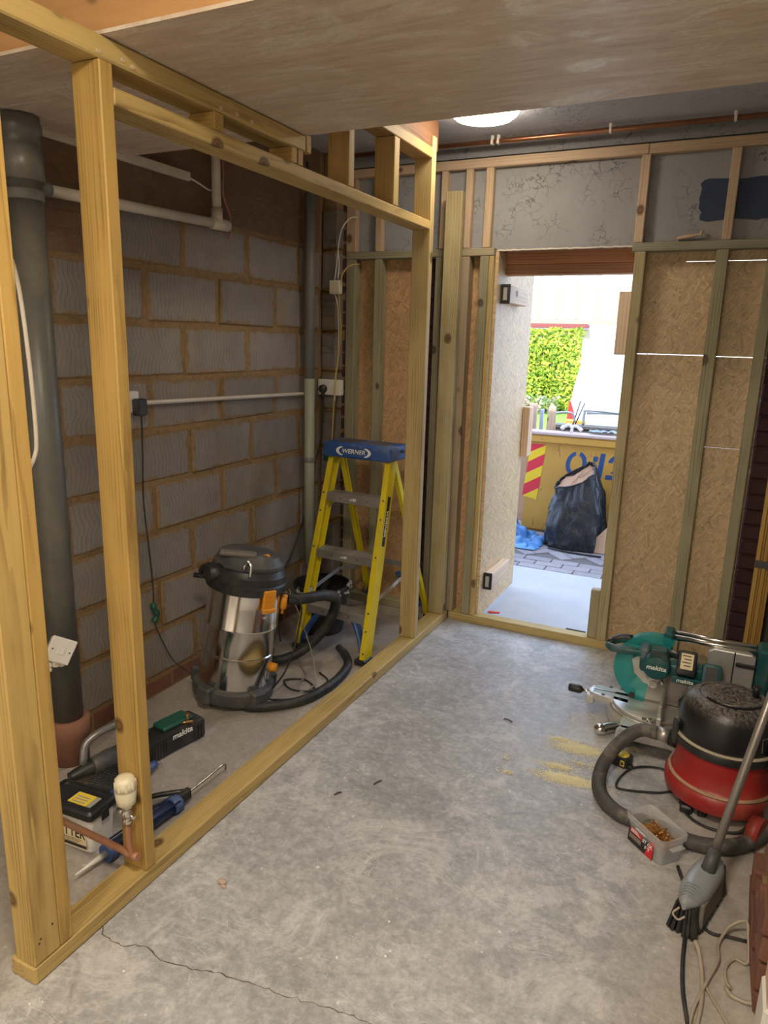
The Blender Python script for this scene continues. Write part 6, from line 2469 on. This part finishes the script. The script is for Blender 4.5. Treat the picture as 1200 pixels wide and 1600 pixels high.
# white van beyond the skip ---------------------------------------------------
VW = plain('white van paint', (0.82, 0.82, 0.82), 0.3, var=0.02)
van = thing('van', 'white van parked beyond the skip', 'van', (-1.0, 9.0, 0.0))
sec = [(-0.80, 0.22), (-0.86, 0.42), (-0.87, 0.75), (-0.82, 1.10), (-0.745, 1.45), (-0.66, 1.66), (-0.55, 1.75), (-0.3, 1.79)]
sec = sec + [(-x, z) for x, z in reversed(sec)]
m = MB()
m.sm = True
rows = []
for y, s_, dz in ((0.0, 0.985, 0), (0.05, 1.0, 0), (2.8, 1.0, 0), (3.2, 0.98, -0.05), (4.2, 0.92, -0.6)):
    rows.append([(x * s_, y, z if z < 0.9 else z + dz * (z - 0.8)) for x, z in sec])
m.ring_surface(rows)
m.build('van_body', VW, van, angle=30)
for s_ in (-1, 1):
    m = MB()
    m.prism([(-0.045, 0.0), (0.05, 0.0), (0.05, 0.20), (0.0, 0.33), (-0.02, 0.36)] if s_ < 0 else [(0.045, 0.0), (0.02, 0.36), (0.0, 0.33), (-0.05, 0.20), (-0.05, 0.0)], 0.03, T(s_ * 0.83, 0.01, 0.58) @ RX(90), 0.004)
    m.build('tail_light', REDFLAT, van)
    for y in (0.8, 3.3):
        m = MB()
        m.sm = True
        m.cyl((s_ * 0.70, y, 0.31), (s_ * 0.88, y, 0.31), 0.31, n=24)
        m.build('wheel', BLACKRUB, van)
m = MB()
m.box(-0.80, 0.80, -0.05, 0.06, 0.24, 0.46, 0.03)
m.build('rear_bumper', DARKGREY, van)
m = MB()
m.box(-0.003, 0.003, -0.004, 0.0, 0.50, 1.70)
m.build('door_seam', DARKGREY, van)

# hedge, house ----------------------------------------------------------------
LEAF = NT('yellow green leaves')
_rn = LEAF.nd('ShaderNodeNewGeometry').outputs['Random Per Island']
LEAFM = LEAF.fin(LEAF.ramp(_rn, [(0.0, (0.10, 0.20, 0.015)), (0.35, (0.27, 0.40, 0.02)), (0.75, (0.50, 0.58, 0.04)), (1.0, (0.60, 0.45, 0.08))]), 0.6)
hg = thing('hedge', 'bright yellow green hedge at the far side of the lawn', 'hedge', (-5.4, 18.0, 0.0))
m = MB()
m.box(-1.75, 1.75, -0.25, 0.45, 0.0, 1.75, 0.2)
m.build('hedge_core', plain('dark hedge inside', (0.05, 0.10, 0.02), 0.9), hg)
m = MB()
for _ in range(9000):
    x, z = random.uniform(-1.95, 1.95), random.uniform(0.1, 2.05)
    top = 2.0 + 0.10 * noise.noise(Vector((x * 1.7, 0, 0)))
    z = min(z, top)
    y = -0.42 + 0.12 * noise.noise(Vector((x * 2, z * 2, 0))) + random.uniform(-0.05, 0.12) + (0.3 * max(0, z - 1.7)) * random.random() * 3
    s_ = random.uniform(0.035, 0.075)
    R_ = Matrix.Rotation(random.uniform(0, 2 * PI), 3, 'Y') @ Matrix.Rotation(random.uniform(-0.9, 0.9), 3, 'X')
    v = [m.bm.verts.new(Vector((x, y, z)) + R_ @ Vector(q)) for q in ((-s_, 0, 0), (0, 0.01, -s_ * 0.45), (s_, 0, 0), (0, -0.01, s_ * 0.45))]
    m.bm.faces.new(v)
o = m.build('foliage', LEAFM, hg, recalc=False)
o['kind'] = 'stuff'
t = thing('flower_bed', 'low shrubs with pinkish flowers at the hedge foot', 'shrubs', (-5.0, 17.2, 0.0))
m = MB()
for _ in range(700):
    x, y, z = random.uniform(-1.2, 1.2), random.uniform(-0.2, 0.2), random.uniform(0.03, 0.42)
    s_ = random.uniform(0.03, 0.06)
    R_ = Matrix.Rotation(random.uniform(0, 6.3), 3, 'Y') @ Matrix.Rotation(random.uniform(-1, 1), 3, 'X')
    v = [m.bm.verts.new(Vector((x, y, z)) + R_ @ Vector(q)) for q in ((-s_, 0, 0), (0, 0, -s_ * 0.6), (s_, 0, 0), (0, 0, s_ * 0.6))]
    m.bm.faces.new(v)
FLW = NT('mixed shrub leaves')
FLWM = FLW.fin(FLW.ramp(FLW.nd('ShaderNodeNewGeometry').outputs['Random Per Island'], [(0.0, (0.10, 0.16, 0.05)), (0.55, (0.25, 0.33, 0.12)), (0.8, (0.5, 0.3, 0.28)), (1.0, (0.6, 0.6, 0.55))]), 0.7)
o = m.build('foliage', FLWM, t, recalc=False)
o['kind'] = 'stuff'

hs = thing('house', 'sunlit cream framed white house front behind hedge and van', 'house', (-5.0, 22.0, 0.0))
m = MB()
m.box(-6.0, 7.0, 0.0, 0.3, 0.0, 2.12)
m.build('brick_wall', BRICK_FAR, hs)
m = MB()
m.box(-6.0, 7.0, 0.10, 0.3, 2.26, 6.0)
m.build('upper_wall', plain('cream render', (0.80, 0.74, 0.60), 0.8, var=0.04), hs)
m = MB()
m.box(-3.0, 0.85, -0.30, 0.12, 2.13, 2.245, 0.01)
m.build('porch_gutter', plain('red brown timber', (0.30, 0.07, 0.06), 0.6), hs)
POST = plain('cream painted timber', (0.42, 0.355, 0.25), 0.7, var=0.04)
RENDER = plain('white render', (0.85, 0.84, 0.80), 0.8, var=0.03)
for k in range(-7, 9):
    x = -0.68 + k * 0.565
    m = MB()
    m.box(x - 0.055, x + 0.055, 0.02, 0.099, 2.40, 3.9, 0.005)
    m.build('timber_post', POST, hs)
    m = MB()
    m.box(x + 0.057, x + 0.508, 0.05, 0.0985, 2.40, 3.9)
    m.build('render_panel', RENDER, hs)
m = MB()
m.box(-6.0, 7.0, 0.0, 0.099, 2.26, 2.395, 0.005)
m.build('timber_rail', POST, hs)
